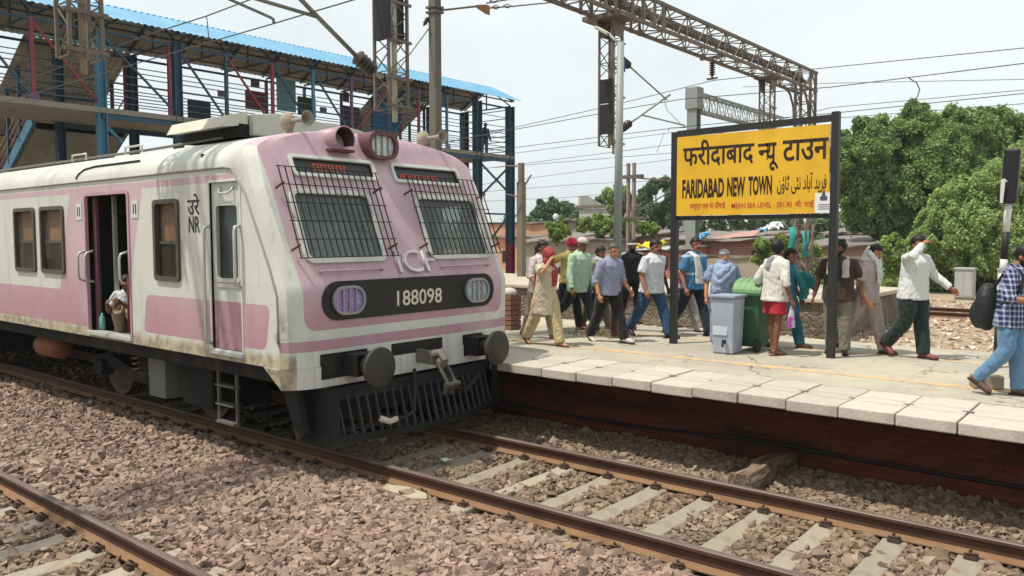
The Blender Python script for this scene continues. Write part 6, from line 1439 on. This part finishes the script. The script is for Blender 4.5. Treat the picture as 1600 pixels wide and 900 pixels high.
# 9 behind him
person('man in dark clothes mostly hidden behind the white shirt and jeans', gp(1020,517), -14, 1.70, 'dark', ((18,4),(-20,24)), ((.02,.07,-.31),(.02,.07,-.31)), 4, (0,8), (C('slate_shirt','#3b3d45'),'collar','short',-.06,1.05), (C('brown_trouser','#3a3230'),'full',1.05), (SHM,'shoe'), 'beard')
# 10 pink white pattern woman
PWM = MatB('pink_check_shirt',.85,0,.2); a_ = ((PWM.X+PWM.Z).mod(.11)-.055).abs().lt(.024).max(((PWM.Y-PWM.Z).mod(.11)-.055).abs().lt(.02)); PWM.color(PWM.mix(a_,'#bda9b2','#8f3f70')); PWM.bump(PWM.noise(8,3),.5,.04)
def x10(c):
    hl,s,sp = c['hl'],c['s'],c['sp']; soft(c,'dupatta',C('pale_dupatta','#b3aba2',.15,.6),[T_([sp(.28,-.03),sp(.18,-.08),sp(.02,-.08),sp(-.12,-.07)],[.08*s,.09*s,.08*s,.06*s],.4,(0,1,0))]); soft(c,'hair_clip',mat('clip_silver','#a39a94',.4),[E_(hl(-.11,0,.01),(.02*s,.03*s,.03*s))])
person('woman in pink and white checked top seen behind the left sign post', gp(1070,516), -8, 1.50, 'tan', ((16,2),(-18,16)), ((.12,.05,-.22),(.05,.06,-.29)), 4, (0,8), (PWM.m,'plain','long',-.10,1.1), (C('pale_print_trouser','#a9a098'),'loose',1.25), (SHW,'shoe'), 'long', x10)
# 11 blue polo, towel
def x11(c):
    hl,s,sp = c['hl'],c['s'],c['sp']; soft(c,'towel',C('white_towel','#c5c7c9',.08,.5),[T_([sp(.16,-.088,-.03),sp(.27,-.055,-.05),sp(.295,0,-.058),sp(.26,.07,-.048),sp(.16,.098,-.036),sp(.0,.115,-.03)],[.055*s,.06*s,.055*s,.06*s,.07*s,.08*s],.4,(0,1,0)),T_([sp(.292,0,-.05),sp(.30,-.035,0),sp(.292,0,.05),sp(.27,.05,.04),sp(.2,.07,.03)],[.04*s,.04*s,.04*s,.045*s,.04*s],.5,(0,1,0))])
b = MatB('blue_polo',.85,0,.2); b.color(b.mix(((b.Z.mod(.30)-.15).abs().lt(.018)),'#47799f','#a9bccb')); b.bump(b.noise(7,3),.4,.05); POLO = b.m
person('smiling man in blue polo with a long white towel round his neck', gp(1082,522), -18, 1.74, 'brown', ((18,2),(-22,16)), ((.0,.05,-.31),(.05,.06,-.30)), 3, (-14,3), (POLO,'collar','short',-.06,1.1), (C('dark_jean','#262b38'),'full',1.1), (SHB,'shoe'), 'short', x11, 1.06)
# 12 light blue shawl woman
def x12(c):
    hl,s,sp = c['hl'],c['s'],c['sp']
    SHA = C('pale_blue_shawl','#8f9fbb',.12,.7)
    soft(c,'shawl',SHA,[E_(hl(-.02,0,-.09),(.10*s,.10*s,.07*s)),T_([sp(.30,0),sp(.25,.01),sp(.12,.03),sp(.0,.03)],[.11*s,.19*s,.215*s,.20*s],.72,(0,1,0)),T_([sp(.29,.05,.07),sp(.24,.085,0),sp(.17,.09,-.07)],[.05*s,.06*s,.06*s]),T_([sp(.26,.06,.10),sp(.18,.10,.02),sp(.10,.10,-.06)],[.045*s,.05*s,.05*s])])
    soft(c,'headscarf',C('grey_cap','#9d9ba0'),[E_(hl(-.012,0,.058),(.11*s,.092*s,.078*s),c['Rh'])],.009,2,cut=lambda p:(c['Ri']@(p-c['hc'])).z < .045*s)
person('woman wrapped in a pale blue shawl with a grey cap behind the water bin', gp(1128,538), -52, 1.52, 'tan', ((5,2),(-5,4)), ((.0,.07,-.30),(.03,.07,-.30)), 2, (4,4), (C('blue_kurta','#8292b3'),'plain','short',-.16,1.25), (C('blue_salwar','#8797b5'),'loose',1.3), (SHBR,'sandal'), 'none', x12, 1.05)
# 13 white shirt, red shorts, from behind
def x13(c):
    hl,s,sp = c['hl'],c['s'],c['sp']; soft(c,'hood_cloth',C('grey_cloth','#83858c'),[T_([sp(.30,-.03),sp(.28,-.065),sp(.20,-.085,.01)],[.045*s,.055*s,.06*s],.6,(0,1,0))])
    Wr = c['arms'][1][2]; 
    BG = MatB('pink_print_bag',.5); BG.color(BG.mix(BG.noise(9,3).smooth(.46,.54),'#b9b0b8','#8f3f8a')); 
    soft(c,'plastic_bag',BG.m,[T_([Wr+Vector((.01,0,-.09)),Wr+Vector((.01,0,-.18)),Wr+Vector((.0,0,-.30)),Wr+Vector((.0,0,-.40))],[.02*s,.045*s,.07*s,.075*s],.6,(1,0,0))])
person('barefoot looking man in long white shirt and red shorts seen from behind', gp(1209,552), 62, 1.66, 'dark', ((6,3),(-3,4)), ((-.02,.09,-.29),(.0,.09,-.30)), 2, (6,4), (C('white_long_shirt','#c3c1b9',.1,.6),'collar','elbow',-.075,1.35), (C('red_shorts','#a02632',.12,.6),'shorts',1.15), (SHBR,'sandal'), 'bob', x13)
# 14 woman in teal behind
def x14(c):
    hl,s,sp = c['hl'],c['s'],c['sp']; soft(c,'dupatta',C('teal_dupatta','#2f7d7f',.15,.8),[T_([sp(.28,.0),sp(.2,.08,.05),sp(.08,.14,.10),sp(-.04,.12,.12)],[.08*s,.11*s,.13*s,.10*s],.45,(0,1,0)),T_([sp(.2,.1,.08),sp(.12,.20,.12),sp(.05,.26,.12)],[.09*s,.08*s,.03*s],.4,(0,0,1))])
person('person in teal clothes and scarf behind the man in red shorts', gp(1226,541), -8, 1.56, 'brown', ((16,2),(-16,14)), ((.05,.06,-.30),(-.05,.07,-.30)), 4, (0,10), (C('teal_kurta','#2f6f86'),'plain','elbow',-.17,1.2), (C('teal_salwar','#2a6278'),'loose',1.3), (SHBR,'shoe'), 'long', x14)
# 15 brown tee, towel, behind the right post
def x15(c):
    hl,s,sp = c['hl'],c['s'],c['sp']; soft(c,'towel',C('pinkish_towel','#b8aba8',.1,.5),[T_([sp(.13,.105,.06),sp(.25,.08,.062),sp(.292,-.02,.05),sp(.30,-.045,0),sp(.292,-.02,-.05),sp(.25,.08,-.062),sp(.15,.105,-.06)],[.05*s,.05*s,.05*s,.05*s,.05*s,.05*s,.05*s],.5,(0,1,0))])
person('bearded long haired man in brown tee with a towel behind the right sign post', gp(1308,551), -78, 1.66, 'dark', ((4,2),(-4,3)), ((.03,.08,-.30),(.0,.09,-.30)), 2, (-34,2), (C('brown_tee','#40322d'),'plain','short',-.07,1.15), (C('khaki_trouser','#75705f'),'full',1.2), (SHB,'shoe'), 'messy', x15, 1.08)
# 16 pinkish grey outfit, white scarf
def x16(c):
    hl,s,sp = c['hl'],c['s'],c['sp']; soft(c,'scarf',C('white_scarf','#c6c6c6',.08,.6),[T_([hl(-.10,0,.055),hl(-.10,0,-.03),sp(.285,-.04)],[.05*s,.085*s,.12*s],.7,(0,1,0)),E_(sp(.295),(.10*s,.105*s,.06*s)),T_([sp(.30,.05),sp(.26,.09,-.02),sp(.15,.115,-.03),sp(.10,.115,-.03)],[.07*s,.06*s,.05*s,.04*s],.5,(0,1,0)),T_([hl(-.06,-.08,.0),hl(.03,-.085,-.05),hl(.08,-.03,-.09)],[.04*s,.035*s,.03*s]),T_([hl(-.06,.08,.0),hl(.03,.085,-.05),hl(.08,.03,-.09)],[.04*s,.035*s,.03*s])])
person('man in pinkish grey shirt and trousers with a white scarf wrapped round his neck', gp(1352,550), -12, 1.64, 'tan', ((16,2),(-24,10)), ((-.03,.06,-.30),(.06,.06,-.29)), 6, (-2,22), (C('mauve_shirt','#a8999a'),'collar','short',-.07,1.15), (C('mauve_trouser','#a4948f'),'full',1.25), (SHBR,'shoe'), 'short', x16)
# 17 white shirt, raised hand
person('man in loose white shirt shading his face with a raised hand', gp(1424,558), -26, 1.74, 'brown', ((8,2),(-4,40)), ((.10,.17,-.23),(.12,-.03,.115)), 3, (-6,6), (C('white_loose_shirt','#c6cac8',.06,.6),'collar','long',-.06,1.35), (C('black_green_jean','#23302f'),'full',1.35), (SHM,'shoe'), 'short', None, 1.04, poles=(None,(.7,-.9,-.2)))
# 18 plaid shirt with backpack
b = MatB('plaid_shirt',.85,0,.2); u1 = (b.Z.mod(.055)-.0275).abs().lt(.0105); u2 = ((b.X+b.Y*.9).mod(.055)-.0275).abs().lt(.0105); cc = b.mix(u1.max(u2),'#2a2f4c','#747a96'); cc = b.mix(u1*u2,cc,'#a3a7ba'); b.color(cc); b.bump(b.noise(7,3),.5,.05); PLAID = b.m
def x18(c):
    hl,s,sp = c['hl'],c['s'],c['sp']; BP = mat('backpack_black','#1d1e20',.6,.2,6,0,.3,20)
    soft(c,'backpack',BP,[E_(sp(.02,-.135,-.03),(.125*s,.165*s,.27*s)),T_([sp(.10,-.14,-.03),sp(-.09,-.145,-.03)],[.15*s,.16*s],.6,(0,1,0)),E_(sp(-.03,-.175,-.03),(.10*s,.13*s,.17*s)),T_([sp(.16,-.10,-.05),sp(.27,-.03,-.085),sp(.285,.01,-.08),sp(.25,.06,-.075),sp(.15,.06,-.09),sp(.05,-.04,-.11)],.022*s),T_([sp(.16,-.10,.05),sp(.27,-.03,.085),sp(.285,.01,.08),sp(.25,.06,.075),sp(.15,.06,.09)],.022*s)])
    G = MB(); Wr = c['arms'][1][2]; G.box(Wr+Vector((.09,.03,.03)),(.09,.012,.16),Matrix.Rotation(.5,3,'Y')); G.build('phone',BLK,c['t'],bevel=.004)
person('man in blue checked shirt and light jeans with a black backpack looking at a phone', gp(1576,616), -8, 1.64, 'brown', ((5,3),(-1,40)), ((.15,.02,-.17),(.16,.03,-.16)), 4, (-6,24), (PLAID,'collar','elbow',-.09,1.2), (LJEAN,'full',1.1), (SHBR,'shoe'), 'beard', x18)
# 19 on the footbridge
p = onX(757,246,-26.2); person('man in dark shirt standing on the footbridge end bay', (p.x,p.y,6.41), -20, 1.66, 'dark', ((4,2),(-4,4)), ((.02,.08,-.3),(.05,.09,-.28)), 6, (0,22), (C('dark_check_shirt','#35323a'),'collar','long',-.06,1.1), (C('grey_jean','#4b5866'),'full',1.1), (SHB,'shoe'), 'short', group='people above and inside the train')
# 20, 21 in the train
def x20(c):
    G = MB(); hp = c['arms'][1][2]+Vector((.10,-.02,-.20)); G.lathe([(.03,-.13),(.035,-.12),(.035,.03),(.015,.07),(.015,.09)],hp,(0,0,1),12); G.build('water_bottle',mat('bottle_teal','#6fa5a3',.2,.1,6),c['t'],smooth=True)
person('man in white tee sitting on the train floor in the open doorway', (-11.52,5.46,1.205), -55, 1.66, 'dark', ((130,148),(126,143)), ((.21,-.05,-.06),(.21,-.03,-.07)), 22, (20,34), (C('white_tee','#b5b8ba'),'plain','short',-.03,1.15), (C('tan_trouser','#8d7c66'),'full',1.25), (SHBR,'shoe'), 'short', x20, 1.0, sit=.13, group='people above and inside the train')
person('man in grey striped shirt standing in the dark inside the train doorway', (-11.3,7.1,1.205), 150, 1.70, 'dark', ((3,2),(-3,3)), ((.06,.08,-.28),(.05,.08,-.3)), 3, (0,8), (C('grey_stripe_shirt','#8d8f92'),'collar','elbow',-.06,1.15), (NAVY,'full',1.1), (SHB,'shoe'), 'short', None, 1.05, group='people above and inside the train')
# ------------------------------------------------------------------ air
hz = MatB('haze_air'); v = hz.nt.nodes.new('ShaderNodeVolumePrincipled'); v.inputs['Color'].default_value = (.93,.96,1,1); v.inputs['Density'].default_value = .0004; v.inputs['Anisotropy'].default_value = .2
hz.nt.links.new(v.outputs[0], hz.nt.nodes['Material Output'].inputs['Volume']); hz.nt.nodes.remove(hz.b)
o = MB().bx(-420,300,-60,240,-1.4,16).build('haze', hz.m); tag(o, 'pale summer haze in the air over the station', kind='stuff')
